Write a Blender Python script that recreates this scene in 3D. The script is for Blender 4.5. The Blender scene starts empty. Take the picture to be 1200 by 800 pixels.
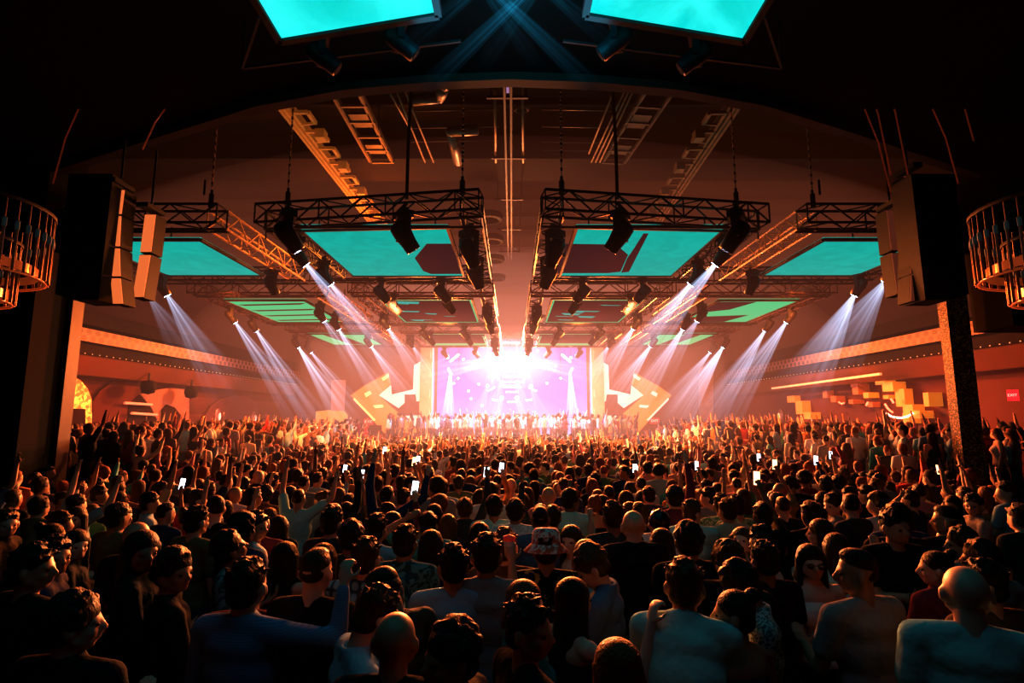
import bpy, math, random
import numpy as np
from mathutils import Vector, Matrix, Euler
random.seed(7)
C = bpy.context.scene.collection
R = math.radians
V = Vector

# ------------------------------------------------------------------ camera geometry (used to survey the real place)
FPX = 640.0; PITCH = math.atan(88/640); CH = 2.7
def ray(x, y):
    u = (x-600)/FPX; v = (400-y)/FPX
    return V((u, math.cos(PITCH)-v*math.sin(PITCH), math.sin(PITCH)+v*math.cos(PITCH)))
def atz(x, y, z):
    r = ray(x, y); t = (z-CH)/r.z; return V((r.x*t, r.y*t, z))
def aty(x, y, Y):
    r = ray(x, y); t = Y/r.y; return V((r.x*t, Y, CH+r.z*t))
def atx(x, y, X):
    r = ray(x, y); t = X/r.x; return V((X, r.y*t, CH+r.z*t))
def proj(p):
    Z = p[2]-CH; d = p[1]*math.cos(PITCH)+Z*math.sin(PITCH)
    if d < .1: return (-9999, -9999)
    return (600+FPX*p[0]/d, 400-FPX*(Z*math.cos(PITCH)-p[1]*math.sin(PITCH))/d)

cam = bpy.data.cameras.new('camera'); co = bpy.data.objects.new('camera', cam); C.objects.link(co)
cam.sensor_width = 36; cam.lens = 36*FPX/1200; cam.clip_end = 200
co.location = (0, 0, CH); co.rotation_euler = (R(90)+PITCH, 0, 0)
bpy.context.scene.camera = co

# ------------------------------------------------------------------ materials
def mat(name, base=(.5,.5,.5), rough=.6, metal=0., em=None, es=0., bump=0., bscale=40., noise=0., nscale=5., objcol=False, sample=True, spec=.5):
    m = bpy.data.materials.new(name); m.use_nodes = True
    n = m.node_tree.nodes; l = m.node_tree.links; b = n['Principled BSDF']
    b.inputs['Base Color'].default_value = (*base, 1); b.inputs['Roughness'].default_value = rough
    b.inputs['Metallic'].default_value = metal; b.inputs['Specular IOR Level'].default_value = spec
    if em: b.inputs['Emission Color'].default_value = (*em, 1); b.inputs['Emission Strength'].default_value = es
    tc = n.new('ShaderNodeTexCoord')
    if objcol:
        oi = n.new('ShaderNodeObjectInfo'); src = oi.outputs['Color']
        l.new(src, b.inputs['Base Color'])
    if noise:
        nt = n.new('ShaderNodeTexNoise'); nt.inputs['Scale'].default_value = nscale
        l.new(tc.outputs['Object'], nt.inputs['Vector'])
        mr = n.new('ShaderNodeMapRange'); mr.inputs[3].default_value = 1-noise; mr.inputs[4].default_value = 1+noise
        l.new(nt.outputs['Fac'], mr.inputs[0])
        mx = n.new('ShaderNodeVectorMath'); mx.operation = 'SCALE'
        if objcol: l.new(src, mx.inputs[0])
        else: mx.inputs[0].default_value = base
        l.new(mr.outputs[0], mx.inputs['Scale']); l.new(mx.outputs[0], b.inputs['Base Color'])
    if bump:
        nt = n.new('ShaderNodeTexNoise'); nt.inputs['Scale'].default_value = bscale; nt.inputs['Detail'].default_value = 3
        if name == 'hair':
            mp = n.new('ShaderNodeMapping'); mp.inputs['Scale'].default_value = (1,1,.1); l.new(tc.outputs['Object'], mp.inputs[0]); l.new(mp.outputs[0], nt.inputs['Vector'])
            for q in n:
                if q.type == 'TEX_NOISE' and q != nt: l.new(mp.outputs[0], q.inputs['Vector'])
        else: l.new(tc.outputs['Object'], nt.inputs['Vector'])
        bp = n.new('ShaderNodeBump'); bp.inputs['Strength'].default_value = bump; bp.inputs['Distance'].default_value = .035 if bscale == 7 else .02
        l.new(nt.outputs['Fac'], bp.inputs['Height']); l.new(bp.outputs[0], b.inputs['Normal'])
    if not sample: m.cycles.emission_sampling = 'NONE'
    return m

M = {}
M['black'] = mat('black_paint', (.006,.006,.007), .7)
M['nearblack'] = mat('charcoal_render', (.010,.009,.009), .85, noise=.3, spec=.2)
M['ceil'] = mat('dark_ceiling', (.032,.018,.014), .9, noise=.5, nscale=.8, bump=.3, bscale=3, spec=.1)
M['wallside'] = mat('brown_side_wall', (.075,.035,.025), .85, noise=.35, nscale=.7, spec=.2)
M['floor'] = mat('dark_floor', (.02,.018,.018), .6, noise=.3)
M['truss'] = mat('black_truss', (.035,.032,.034), .45, metal=.6)
M['alu'] = mat('aluminium_truss', (.55,.42,.3), .35, metal=.9)
M['rig'] = mat('black_rigging', (.02,.018,.018), .6)
M['steel'] = mat('warm_tinted_steel', (.42,.22,.12), .6, metal=.3, noise=.3)  # orange light on the ceiling steel put into the base colour
M['duct'] = mat('galvanised_duct', (.2,.12,.09), .5, metal=.5, noise=.2)
M['fixture'] = mat('fixture_black', (.03,.024,.026), .5)
M['lens_on'] = mat('lit_lens', (.5,.6,.9), .2, em=(.55,.7,1.), es=25, sample=False)
M['lens_off'] = mat('dark_lens', (.04,.04,.05), .08)
M['cyan'] = mat('cyan_display', (0,0,0), .6, em=(.005,.62,.56), es=1.25, spec=0)
M['green'] = mat('green_display', (0,0,0), .6, em=(.1,.75,.36), es=.85, spec=0)
M['maroon'] = mat('dim_display', (.03,.012,.014), .6, em=(.12,.04,.05), es=.45, spec=0)
M['skin'] = mat('skin', objcol=True, rough=.5, noise=.06, nscale=30)
M['hair'] = mat('hair', objcol=True, rough=.5, bump=1., bscale=95, noise=.55, nscale=70, spec=.35)
M['cloth'] = mat('cloth', objcol=True, rough=.85, bump=.9, bscale=7, noise=.08, nscale=60, spec=.2)
M['trouser'] = mat('trouser_cloth', objcol=True, rough=.9, bump=.4, bscale=9, spec=.2)
M['eye'] = mat('eye', (.02,.015,.01), .1)
M['amber'] = mat('amber_box', (.7,.3,.07), .5, em=(1.,.3,.03), es=.5, noise=.25)
M['amber_dim'] = mat('dim_amber_box', (.35,.13,.06), .6, em=(.8,.16,.04), es=.18, noise=.25)
M['neon'] = mat('neon_red', (.6,.1,.05), .3, em=(1.,.1,.05), es=6)
M['neonw'] = mat('neon_white_pink', (.9,.5,.4), .3, em=(1.,.45,.3), es=5)
M['signwhite'] = mat('sign_white', (.9,.9,.9), .4, em=(1,.95,.9), es=4)
M['signred'] = mat('sign_red', (.5,.02,.02), .4, em=(1,.03,.04), es=1.2)
M['exitletters'] = mat('sign_letters', (.9,.6,.5), .4, em=(1,.5,.4), es=1.5)
M['white_led'] = mat('pale_led', (.5,.5,.5), .5, em=(.68,.62,.58), es=.9)
M['orange_led'] = mat('orange_led', (.5,.15,.05), .5, em=(1.,.22,.05), es=.85)
M['orange_hot'] = mat('orange_hot_led', (.9,.5,.2), .5, em=(1.,.48,.18), es=1.8)
M['gold'] = mat('yellow_lit_mural', (.5,.27,.07), .5, em=(1.,.42,.1), es=.5, noise=.2)  # yellow light on the mural put into colour and emission
M['stone'] = mat('stone_pier', (.22,.12,.085), .8, bump=.8, bscale=6, noise=.3, nscale=3)

def nodes(m): return m.node_tree.nodes, m.node_tree.links, m.node_tree.nodes['Principled BSDF']
def mosaic(name, base, fleck, scale, thr=.62, em=0.):
    m = mat(name, base, .5); n, l, b = nodes(m)
    tc = n.new('ShaderNodeTexCoord'); vo = n.new('ShaderNodeTexVoronoi'); vo.inputs['Scale'].default_value = scale
    l.new(tc.outputs['Object'], vo.inputs['Vector'])
    sx = n.new('ShaderNodeSeparateColor'); l.new(vo.outputs['Color'], sx.inputs[0])
    cr = n.new('ShaderNodeValToRGB'); cr.color_ramp.elements[0].position = thr-.25; cr.color_ramp.elements[0].color = (*base,1)
    cr.color_ramp.elements[1].position = thr+.3; cr.color_ramp.elements[1].color = (*fleck,1)
    l.new(sx.outputs[0], cr.inputs[0]); l.new(cr.outputs[0], b.inputs['Base Color'])
    if em: l.new(cr.outputs[0], b.inputs['Emission Color']); b.inputs['Emission Strength'].default_value = em
    b.inputs['Metallic'].default_value = .4
    return m
M['mosaic'] = mosaic('gold_mosaic', (.32,.13,.03), (.95,.55,.14), 9, .5, .3)
M['glitter'] = mosaic('glitter_column', (.02,.01,.006), (.4,.18,.06), 48, .85, .05)

def display_noise(m, c1, c2, scale, strength):
    n, l, b = nodes(m); tc = n.new('ShaderNodeTexCoord'); nt = n.new('ShaderNodeTexNoise')
    nt.inputs['Scale'].default_value = scale; nt.inputs['Detail'].default_value = 4; nt.inputs['Distortion'].default_value = 1.5
    l.new(tc.outputs['Object'], nt.inputs['Vector'])
    cr = n.new('ShaderNodeValToRGB'); cr.color_ramp.elements[0].position = .35; cr.color_ramp.elements[1].position = .65
    cr.color_ramp.elements[0].color = (*c1,1); cr.color_ramp.elements[1].color = (*c2,1)
    l.new(nt.outputs['Fac'], cr.inputs[0]); l.new(cr.outputs[0], b.inputs['Emission Color']); b.inputs['Emission Strength'].default_value = strength
display_noise(M['cyan'], (.0,.52,.45), (.0,.6,.52), 1.5, .85)
M['cyan_hot'] = mat('bright_cyan_display', (0,0,0), .6, em=(.1,.9,.9), es=1); display_noise(M['cyan_hot'], (.0,.7,.68), (.05,.95,.92), .8, 1.05)

def perforated():
    m = mat('perforated_rail', (.5,.2,.1), .5); n, l, b = nodes(m)
    tc = n.new('ShaderNodeTexCoord'); sp = n.new('ShaderNodeSeparateXYZ'); l.new(tc.outputs['Object'], sp.inputs[0])
    def mth(op, a, bb=None):
        x = n.new('ShaderNodeMath'); x.operation = op
        for i, q in enumerate((a, bb)):
            if q is None: continue
            if isinstance(q, (int, float)): x.inputs[i].default_value = q
            else: l.new(q, x.inputs[i])
        return x.outputs[0]
    zz = mth('DIVIDE', sp.outputs[2], .2); yy = mth('DIVIDE', sp.outputs[1], .36)
    row = mth('FLOOR', zz); yy = mth('ADD', yy, mth('MULTIPLY', row, .5))
    a = mth('SUBTRACT', mth('FRACT', yy), .5); c = mth('SUBTRACT', mth('FRACT', zz), .5)
    d = mth('ADD', mth('MULTIPLY', mth('MULTIPLY', a, a), 10.), mth('MULTIPLY', mth('MULTIPLY', c, c), 5.))
    f = mth('GREATER_THAN', d, .95)
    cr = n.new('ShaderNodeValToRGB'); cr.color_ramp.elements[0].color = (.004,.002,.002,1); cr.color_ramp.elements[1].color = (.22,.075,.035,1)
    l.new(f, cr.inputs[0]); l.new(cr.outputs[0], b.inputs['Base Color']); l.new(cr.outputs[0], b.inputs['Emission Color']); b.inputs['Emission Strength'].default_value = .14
    return m
M['perf'] = perforated()
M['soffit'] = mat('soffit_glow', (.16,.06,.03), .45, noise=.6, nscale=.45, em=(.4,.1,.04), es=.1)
M['brick'] = mat('brick', (.22,.09,.06), .9, bump=.4, bscale=20, spec=.1, em=(.4,.07,.03), es=.12, noise=.3)  # faint orange glow on the wall put into emission
n_, l_, b_ = nodes(M['brick'])
bk = n_.new('ShaderNodeTexBrick'); bk.inputs['Scale'].default_value = 4; bk.inputs['Color1'].default_value=(.12,.045,.03,1); bk.inputs['Color2'].default_value=(.07,.028,.02,1); bk.inputs['Mortar'].default_value=(.08,.03,.02,1)
tc_ = n_.new('ShaderNodeTexCoord'); mp_ = n_.new('ShaderNodeMapping'); mp_.inputs['Rotation'].default_value = (R(90),0,R(90))
l_.new(tc_.outputs['Object'], mp_.inputs[0]); l_.new(mp_.outputs[0], bk.inputs['Vector']); l_.new(bk.outputs[0], b_.inputs['Base Color'])
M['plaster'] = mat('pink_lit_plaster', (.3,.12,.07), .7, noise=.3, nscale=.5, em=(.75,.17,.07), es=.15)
M['hole'] = mat('dark_recess', (.03,.012,.01), .9, spec=.1)

# patterned cloths
def pattern(name, kind, c1, c2, scale):
    m = mat(name, c1, .85, spec=.2); n, l, b = nodes(m); tc = n.new('ShaderNodeTexCoord')
    cr = n.new('ShaderNodeValToRGB'); cr.color_ramp.interpolation = 'CONSTANT'
    cr.color_ramp.elements[0].color = (*c1,1); cr.color_ramp.elements[1].color = (*c2,1); cr.color_ramp.elements[1].position = .5
    if kind == 'floral':
        t = n.new('ShaderNodeTexNoise'); t.inputs['Scale'].default_value = scale; t.inputs['Distortion'].default_value = 2.5; l.new(tc.outputs['Object'], t.inputs['Vector']); l.new(t.outputs['Fac'], cr.inputs[0])
    elif kind == 'stripe':
        t = n.new('ShaderNodeTexWave'); t.bands_direction = 'Z'; t.inputs['Scale'].default_value = scale; l.new(tc.outputs['Object'], t.inputs['Vector']); l.new(t.outputs['Fac'], cr.inputs[0])
    else:
        a = n.new('ShaderNodeTexWave'); a.bands_direction = 'Z'; c = n.new('ShaderNodeTexWave'); c.bands_direction = 'X'
        for w in (a, c): w.inputs['Scale'].default_value = scale; l.new(tc.outputs['Object'], w.inputs['Vector'])
        x = n.new('ShaderNodeMath'); x.operation = 'MULTIPLY'; l.new(a.outputs['Fac'], x.inputs[0]); l.new(c.outputs['Fac'], x.inputs[1]); l.new(x.outputs[0], cr.inputs[0]); cr.color_ramp.elements[1].position = .35; cr.color_ramp.interpolation = 'LINEAR'
    l.new(cr.outputs[0], b.inputs['Base Color']); return m
M['plaid'] = pattern('plaid_cloth', 'plaid', (.02,.04,.06), (.22,.45,.55), 5)
M['floral_green'] = pattern('floral_green_cloth', 'floral', (.15,.28,.12), (.6,.65,.4), 14)
M['floral_white'] = pattern('floral_white_cloth', 'floral', (.45,.6,.62), (.8,.85,.85), 22)
M['floral_dark'] = pattern('floral_dark_cloth', 'floral', (.02,.06,.08), (.08,.25,.3), 12)
M['tiger'] = pattern('gold_print_cloth', 'floral', (.012,.012,.012), (.5,.34,.1), 8)
nodes(M['tiger'])[0]['Color Ramp'].color_ramp.elements[1].position = .62
M['paisley'] = pattern('teal_paisley_cloth', 'floral', (.05,.12,.14), (.4,.65,.68), 26)
M['striped'] = pattern('striped_cloth', 'stripe', (.1,.03,.02), (.8,.6,.5), 8)
M['bluestripe'] = pattern('fine_blue_stripe_cloth', 'stripe', (.1,.2,.38), (.14,.27,.48), 28)
M['hatprint'] = pattern('red_white_hat_print', 'floral', (.75,.72,.7), (.6,.13,.08), 16)

# ------------------------------------------------------------------ mesh builder
class MB:
    def __init__(s): s.v = []; s.f = []; s.m = []
    def add(s, vs, fs, mi=0):
        o = len(s.v); s.v += [tuple(p) for p in vs]; s.f += [tuple(i+o for i in f) for f in fs]; s.m += [mi]*len(fs)
    def box(s, c, d, rot=None, mi=0):
        c = V(c); hs = V(d)*.5; vs = []
        for z in (-1,1):
            for y in (-1,1):
                for x in (-1,1):
                    p = V((x*hs.x, y*hs.y, z*hs.z)); vs.append(c+(rot @ p if rot else p))
        s.add(vs, [(0,2,3,1),(4,5,7,6),(0,1,5,4),(2,6,7,3),(0,4,6,2),(1,3,7,5)], mi)
    def bar(s, a, b, r, n=6, r2=None, mi=0):
        a = V(a); b = V(b); r2 = r if r2 is None else r2; d = (b-a)
        if d.length < 1e-6: return
        d.normalize(); up = V((0,0,1)) if abs(d.z) < .95 else V((1,0,0)); x = d.cross(up).normalized(); y = d.cross(x)
        vs = []
        for p, rr in ((a, r), (b, r2)):
            for i in range(n):
                t = 2*math.pi*(i+.5)/n; vs.append(p+x*(rr*math.cos(t))+y*(rr*math.sin(t)))
        fs = [(i, (i+1)%n, n+(i+1)%n, n+i) for i in range(n)]+[tuple(range(n))[::-1], tuple(range(n, 2*n))]
        s.add(vs, fs, mi)
    def ell(s, c, r, mtx=None, seg=14, ring=9, mi=0):
        c = V(c); r = (r,r,r) if isinstance(r,(int,float)) else r; vs = []; fs = []
        vs.append(V((0,0,r[2])))
        for i in range(1, ring):
            ph = math.pi*i/ring
            for j in range(seg):
                t = 2*math.pi*j/seg; vs.append(V((r[0]*math.sin(ph)*math.cos(t), r[1]*math.sin(ph)*math.sin(t), r[2]*math.cos(ph))))
        vs.append(V((0,0,-r[2]))); L = len(vs)-1
        for j in range(seg):
            fs.append((0, 1+j, 1+(j+1)%seg)); fs.append((L, L-seg+(j+1)%seg, L-seg+j))
            for i in range(ring-2):
                a = 1+i*seg; fs.append((a+j, a+seg+j, a+seg+(j+1)%seg, a+(j+1)%seg))
        s.add([(mtx @ p if mtx else p)+c for p in vs], fs, mi)
    def cap(s, a, b, r1, r2=None, n=12):
        r2 = r1 if r2 is None else r2
        s.bar(a, b, r1, n, r2); s.ell(a, r1, seg=n, ring=7); s.ell(b, r2, seg=n, ring=7)
    def tube(s, pts, r, n=8, mi=0):
        for a, b in zip(pts[:-1], pts[1:]): s.bar(a, b, r, n, mi=mi)
    def lathe(s, prof, c=(0,0,0), n=20, mi=0, mtx=None):
        c = V(c); vs = []; fs = []
        for r, z in prof:
            for i in range(n):
                t = 2*math.pi*i/n; p = V((r*math.cos(t), r*math.sin(t), z)); vs.append((mtx @ p if mtx else p)+c)
        for k in range(len(prof)-1):
            for i in range(n): fs.append((k*n+i, k*n+(i+1)%n, (k+1)*n+(i+1)%n, (k+1)*n+i))
        s.add(vs, fs, mi)
    def prism(s, poly, off, mi=0):
        n = len(poly); off = V(off); vs = [V(p) for p in poly]+[V(p)+off for p in poly]
        fs = [tuple(range(n)), tuple(range(n, 2*n))[::-1]]+[(i, (i+1)%n, n+(i+1)%n, n+i) for i in range(n)]
        s.add(vs, fs, mi)
    def mesh(s, name, smooth=False):
        me = bpy.data.meshes.new(name); me.from_pydata(s.v, [], s.f)
        me.polygons.foreach_set('material_index', s.m)
        if smooth: me.polygons.foreach_set('use_smooth', [True]*len(s.f))
        me.update(); return me
    def build(s, name, mats, parent=None, smooth=False, loc=None):
        me = s.mesh(name, smooth)
        for q in (mats if isinstance(mats, (list, tuple)) else [mats]): me.materials.append(q)
        o = bpy.data.objects.new(name, me); C.objects.link(o)
        if parent is not None: o.parent = parent
        if loc is not None: o.location = loc
        return o
def tag(o, label=None, cat=None, group=None, kind=None):
    if label: o['label'] = label
    if cat: o['category'] = cat
    if group: o['group'] = group
    if kind: o['kind'] = kind
    return o
def empty(name, loc=(0,0,0), rot=None):
    o = bpy.data.objects.new(name, None); C.objects.link(o); o.location = loc; o.empty_display_size = .1
    if rot: o.rotation_euler = rot
    return o
def children(o): return kids.get(o.name, [])
def copy_tree(o, parent=None):
    c = o.copy(); C.objects.link(c)
    if parent is not None: c.parent = parent
    for ch in list(o.children): copy_tree(ch, c)
    return c
def struct(o): o['kind'] = 'structure'; return o

# ------------------------------------------------------------------ setting
def ground(x, y):
    g = .2*min(1, max(0, (9-y)/6))
    if y > 11.5:
        s = min(1, max(0, (abs(x)-7.6)/.8)); g = max(g, .75*s)
    return g
mb = MB(); xs = [-16+i*.4 for i in range(81)]; ys = [-4+i*.5 for i in range(92)]
mb.add([(x, y, ground(x, y)) for y in ys for x in xs], [(j*81+i, j*81+i+1, (j+1)*81+i+1, (j+1)*81+i) for j in range(91) for i in range(80)])
struct(mb.build('floor', M['floor']))
mb = MB(); mb.box((0, 19, 10.9), (32, 42, .2)); struct(mb.build('ceiling', M['ceil']))
mb = MB(); mb.box((-14.2, 18, 5.5), (.3, 46, 11)); struct(mb.build('wall_left', M['wallside']))
mb = MB(); mb.box((14.2, 18, 5.5), (.3, 46, 11)); struct(mb.build('wall_right', M['wallside']))
mb = MB(); mb.box((-9.9, 34.2, 5.5), (8.6, .3, 11)); mb.box((9.9, 34.2, 5.5), (8.6, .3, 11)); mb.box((0, 34.2, 9.3), (11.4, .3, 3.4)); struct(mb.build('wall_back', M['wallside']))
mb = MB(); mb.box((0, -4, 5.5), (32, .3, 11)); struct(mb.build('wall_front', M['nearblack']))
# low black soffit over the viewer with a curved front edge
arc = [(-14, 12.2), (-10.5, 10.9), (-8, 9.75), (-5.85, 8.78), (-3.98, 7.95), (-2.5, 7.52), (-1.2, 7.33), (0, 7.26)]
arc = arc+[(-x, y) for x, y in arc[::-1][1:]]
mb = MB(); poly = [V((x, y, 7.6)) for x, y in arc]+[V((14.05, -4, 7.6)), V((-14.05, -4, 7.6))]
mb.prism(poly, (0, 0, 3.2)); struct(mb.build('ceiling_front', M['nearblack']))
mb = MB()
for (x0, y0), (x1, y1) in zip(arc[:-1], arc[1:]):
    mb.prism([V((x0, y0-.03, 7.48)), V((x1, y1-.03, 7.48)), V((x1, y1+.16, 7.48)), V((x0, y0+.16, 7.48))], (0, 0, .22))
M['lip'] = mat('soffit_lip', (.1,.05,.035), .6)
struct(mb.build('trim_1', M['lip']))
# dark side piers
mb = MB(); mb.box((-11.6, 10.6, 5.5), (5.1, .9, 11)); struct(mb.build('wall_side', M['nearblack']))
mb = MB(); mb.box((-9.03, 11.1, 3.8), (.12, .3, 7.6)); struct(mb.build('trim_2', mat('lit_pier_edge', (.07,.03,.02), .5, noise=.2)))  # brown strip stands in for the lit side of the pier
mb = MB(); mb.box((9.12, 11.1, 3.8), (.44, .24, 7.6)); tag(struct(mb.build('column', M['glitter'])), 'square column covered in gold glitter tiles at the right side', 'column')
mb = MB(); mb.box((12.2, 10.6, 7.6), (5.5, .9, 6.4)); struct(mb.build('wall_right_upper', M['nearblack']))

# cross beam + ceiling structure
def obox(name, label, cat, c, d, m, group=None, kind=None):
    mb = MB(); mb.box(c, d); o = mb.build(name, m); tag(o, label, cat, group, kind); return o
M['beam'] = mat('beam_paint', (.05,.028,.025), .8, spec=.1)
mb = MB(); mb.box((0, 15.5, 10.4), (28, 1.5, .8)); struct(mb.build('trim_3', M['beam']))
mb = MB(); mb.box((0, 24, 10.5), (28, .8, .6)); struct(mb.build('trim_4', M['beam']))
mb = MB()
for y in (8.9, 10.3, 11.7, 13.1, 17.6, 19.3, 21, 22.6):
    mb.box((0, y, 10.72), (28, .12, .2))
struct(mb.build('trim_5', M['beam']))

# --- catwalk trays along the ceiling
def tray(p0, p1, w, label, hot, rungs=5, group='ceiling trays'):
    r = empty('cable_tray', V(p0)); tag(r, label, 'cable tray', group)
    p0, p1 = V(p0), V(p1); d = p1-p0; s = V((-d.y, d.x, 0)).normalized()*w
    for k, off in enumerate((V((0,0,0)), s)):
        mb = MB(); mb.prism([off+V((0,0,0)), off+d, off+d+s.normalized()*.1, off+s.normalized()*.1], (0,0,.14))
        mb.prism([off+s.normalized()*.02+V((0,0,-.03)), off+d+V((0,0,-.03))+s.normalized()*.02, off+d+s.normalized()*.05+V((0,0,-.03)), off+s.normalized()*.05+V((0,0,-.03))], (0,0,.03))
        mb.build('rail', hot, r)
    for k in range(rungs+1):
        q = d*(k/rungs); mb = MB(); mb.bar(q, q+s, .045, 4); mb.build('rung', hot, r)
    q = d*.3
    for f0, f1 in ((0,.17),(.42,.56)): mb = MB(); mb.prism([q+s*.1+d*f0, q+s*.9+d*f0, q+s*.9+d*f1, q+s*.1+d*f1], (0,0,.06)); mb.build('junction_panel', M['duct'], r)
    for k in (0, .5, 1):
        mb = MB(); mb.bar(d*k, d*k+V((0,0,10.8-p0.z)), .015, 4); mb.build('hanger', M['rig'], r)
    return r
tray(atz(420,103,9.9), atz(486,190,9.9)+V((-.6,0,0)), .62, 'orange brown ladder tray under the ceiling, left of centre', M['steel'])
tray(atz(757,103,9.9), atz(705,190,9.9), -.62, 'orange brown ladder tray under the ceiling, right of centre', M['duct'])
def run(pxs, z, r, label, m, name='pipe', cat='pipe', group='ceiling pipes'):
    pts = [atz(x, y, z) for x, y in pxs]; mb = MB(); o = pts[0].copy()
    mb.tube([p-o for p in pts], r, 8)
    for p in pts[1:-1]: mb.ell(p-o, r, seg=8, ring=6)
    ob = mb.build(name, m, smooth=True, loc=o); tag(ob, label, cat, group); return ob
for k, (a, b) in enumerate((((462,100),(498,190)), ((472,100),(508,190)), ((452,100),(480,150)))):
    run([a, b], 9.9, .025, 'thin conduit %s the left ladder tray' % ('beside', 'second out from', 'short and close to')[k], M['steel'])
for k, (a, b) in enumerate((((745,100),(703,190)), ((740,100),(698,190)), ((735,100),(693,190)), ((722,100),(690,180)))):
    run([a, b], 9.9, .025, ('thin orange brown conduit nearest the right ladder tray', 'second thin conduit from the right ladder tray', 'third thin conduit from the right ladder tray', 'fourth thin conduit from the right ladder tray')[k], M['steel'])
run([(484,117),(515,114),(521,100),(520,90)], 9.7, .13, 'round duct elbow at the front of the ceiling left of centre', M['duct'], 'duct', 'duct', 'ceiling ducts')
run([(560,152),(528,154),(537,190)], 9.7, .13, 'bent round duct before the cross beam left of centre', M['duct'], 'duct', 'duct', 'ceiling ducts')
for k, y in enumerate((100, 130, 132+18, 166)):
    run([(482, y), (585, y-2)], 10.2, .02, 'thin horizontal ceiling conduit left of the spine, %s from the front edge' % ('first','second','third','fourth')[k], M['duct'])
for k, y in enumerate((128, 148, 166, 176)):
    run([(635, y), (745, y+2)], 10.2, .02, 'thin horizontal ceiling conduit right of the spine, %s from the front edge' % ('first','second','third','fourth')[k], M['duct'])
for k, (x, yy) in enumerate(((580,105),(612,100))):
    run([(x, yy), (x+1, 190)], 9.6, .035, ('thin steel strut left of the central spine rail','thin steel strut right of the central spine rail')[k], M['steel'])
M['spine'] = mat('spine_rail', (.07,.045,.055), .6, metal=.2)
r = empty('spine_rail', (0,0,9.5)); tag(r, 'long steel rail running along the centre of the ceiling towards the stage', 'ceiling rail')
for x in (-.16, -.02):
    mb = MB(); a = atz(600+x*60, 92, 9.5); mb.box((x, 16, 0), (.05, 14, .16)); mb.build('channel', M['spine'], r)
mb = MB(); mb.box((-.09, 9.6, -.02), (.06, 2.2, .05)); mb.build('light_strip', mat('blue_strip', (.05,.1,.3), .4, em=(.04,.15,.6), es=.6), r)
for k in range(5):
    y = 11+k*2.8; mb = MB(); mb.box((-.1, y, .05), (.9, .06, .06)); mb.bar((-.45,y,.05),(-.45,y,1.2),.02,4); mb.bar((.3,y,.05),(.3,y,1.2),.02,4); mb.build('bracket', M['spine'], r)
for k, Y in enumerate((17.5, 19.8, 22.4, 25.5)):
    mb = MB(); mb.lathe([(.42,-.1),(.45,0),(.42,.1),(.3,.12),(.3,-.12),(.42,-.1)], n=24); o = mb.build('ceiling_ring', M['beam'], smooth=True, loc=(-.75, Y, 9.3)); tag(o, 'curved metal ceiling ring beside the spine, %s from the cross beam' % ('first','second','third','fourth')[k], 'ceiling ring', 'round ceiling rings')
for k, (cx, cy, rr) in enumerate(((0.62, 11.1, .16),)):
    mb = MB(); mb.lathe([(.14,-.04),(.18,0),(.14,.04),(.1,0),(.14,-.04)], n=16); tag(mb.build('ring_lamp', M['steel'], smooth=True, loc=atz(611,128,9.6)), 'small ring shaped ceiling fitting beside the spine rail', 'ring')

# catwalk trusses at the ceiling, orange light put into their materials
def catwalk(x0, y0, x1, y1, label, m):
    p0 = atz(x0, y0, 9.3); p1 = atz(x1, y1, 9.3); d = p1-p0; s = V((-d.y, d.x, 0)).normalized()
    if p0.x < 0: s = -s
    r = empty('catwalk', p0); tag(r, label, 'catwalk', 'ceiling catwalks')
    for k, w in enumerate((0, .1, .22)):
        mb = MB(); mb.prism([s*w, d+s*w, d+s*(w+.07), s*(w+.07)], (0,0,.1+.05*k)); mb.build('rail', m, r)
    n = 9
    for k in range(n):
        q = d*(k+.4)/n; mb = MB(); e = q+s*.62
        mb.bar(q+s*.25, e, .05, 4); mb.bar(e, e+d.normalized()*.45, .06, 4); mb.bar(e+d.normalized()*.45, q+s*.3+d.normalized()*.5, .035, 4)
        if k % 2: mb.box(e+V((0,0,-.1)), (.22,.25,.22))
        mb.build('bracket', m, r)
    return r
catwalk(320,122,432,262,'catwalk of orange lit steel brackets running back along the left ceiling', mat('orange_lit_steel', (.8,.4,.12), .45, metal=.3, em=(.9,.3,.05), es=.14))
catwalk(872,122,775,262,'dim orange tinted catwalk of steel brackets running back along the right ceiling', M['steel'])

# ------------------------------------------------------------------ lighting pods
def truss_bars(mb, p0, p1, w, h, seg, r=.03, rl=.018, flip=False):
    """box truss between p0 and p1 (centre line of the bottom), width w sideways, height h up"""
    p0, p1 = V(p0), V(p1); d = p1-p0; s = V((-d.y, d.x, 0)).normalized()*w*.5; u = V((0,0,h)); n = max(2, round(d.length/seg))
    for a in (s, -s, s+u, -s+u): mb.bar(p0+a, p1+a, r, 5)
    for i in range(n+1):
        q = p0+d*(i/n)
        if i in (0, n) or i % 3 == 0:
            mb.bar(q+s, q+s+u, rl, 4); mb.bar(q-s, q-s+u, rl, 4); mb.bar(q+s, q-s, rl, 4); mb.bar(q+s+u, q-s+u, rl, 4)
    for i in range(n):
        a = p0+d*(i/n); b = p0+d*((i+1)/n)
        if i % 2: a, b = b, a
        for t in (s, -s): mb.bar(a+t, b+t+u, rl, 4)
        mb.bar(a+s, b-s, rl, 4); mb.bar(a+s+u, b-s+u, rl*.8, 4)
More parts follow.
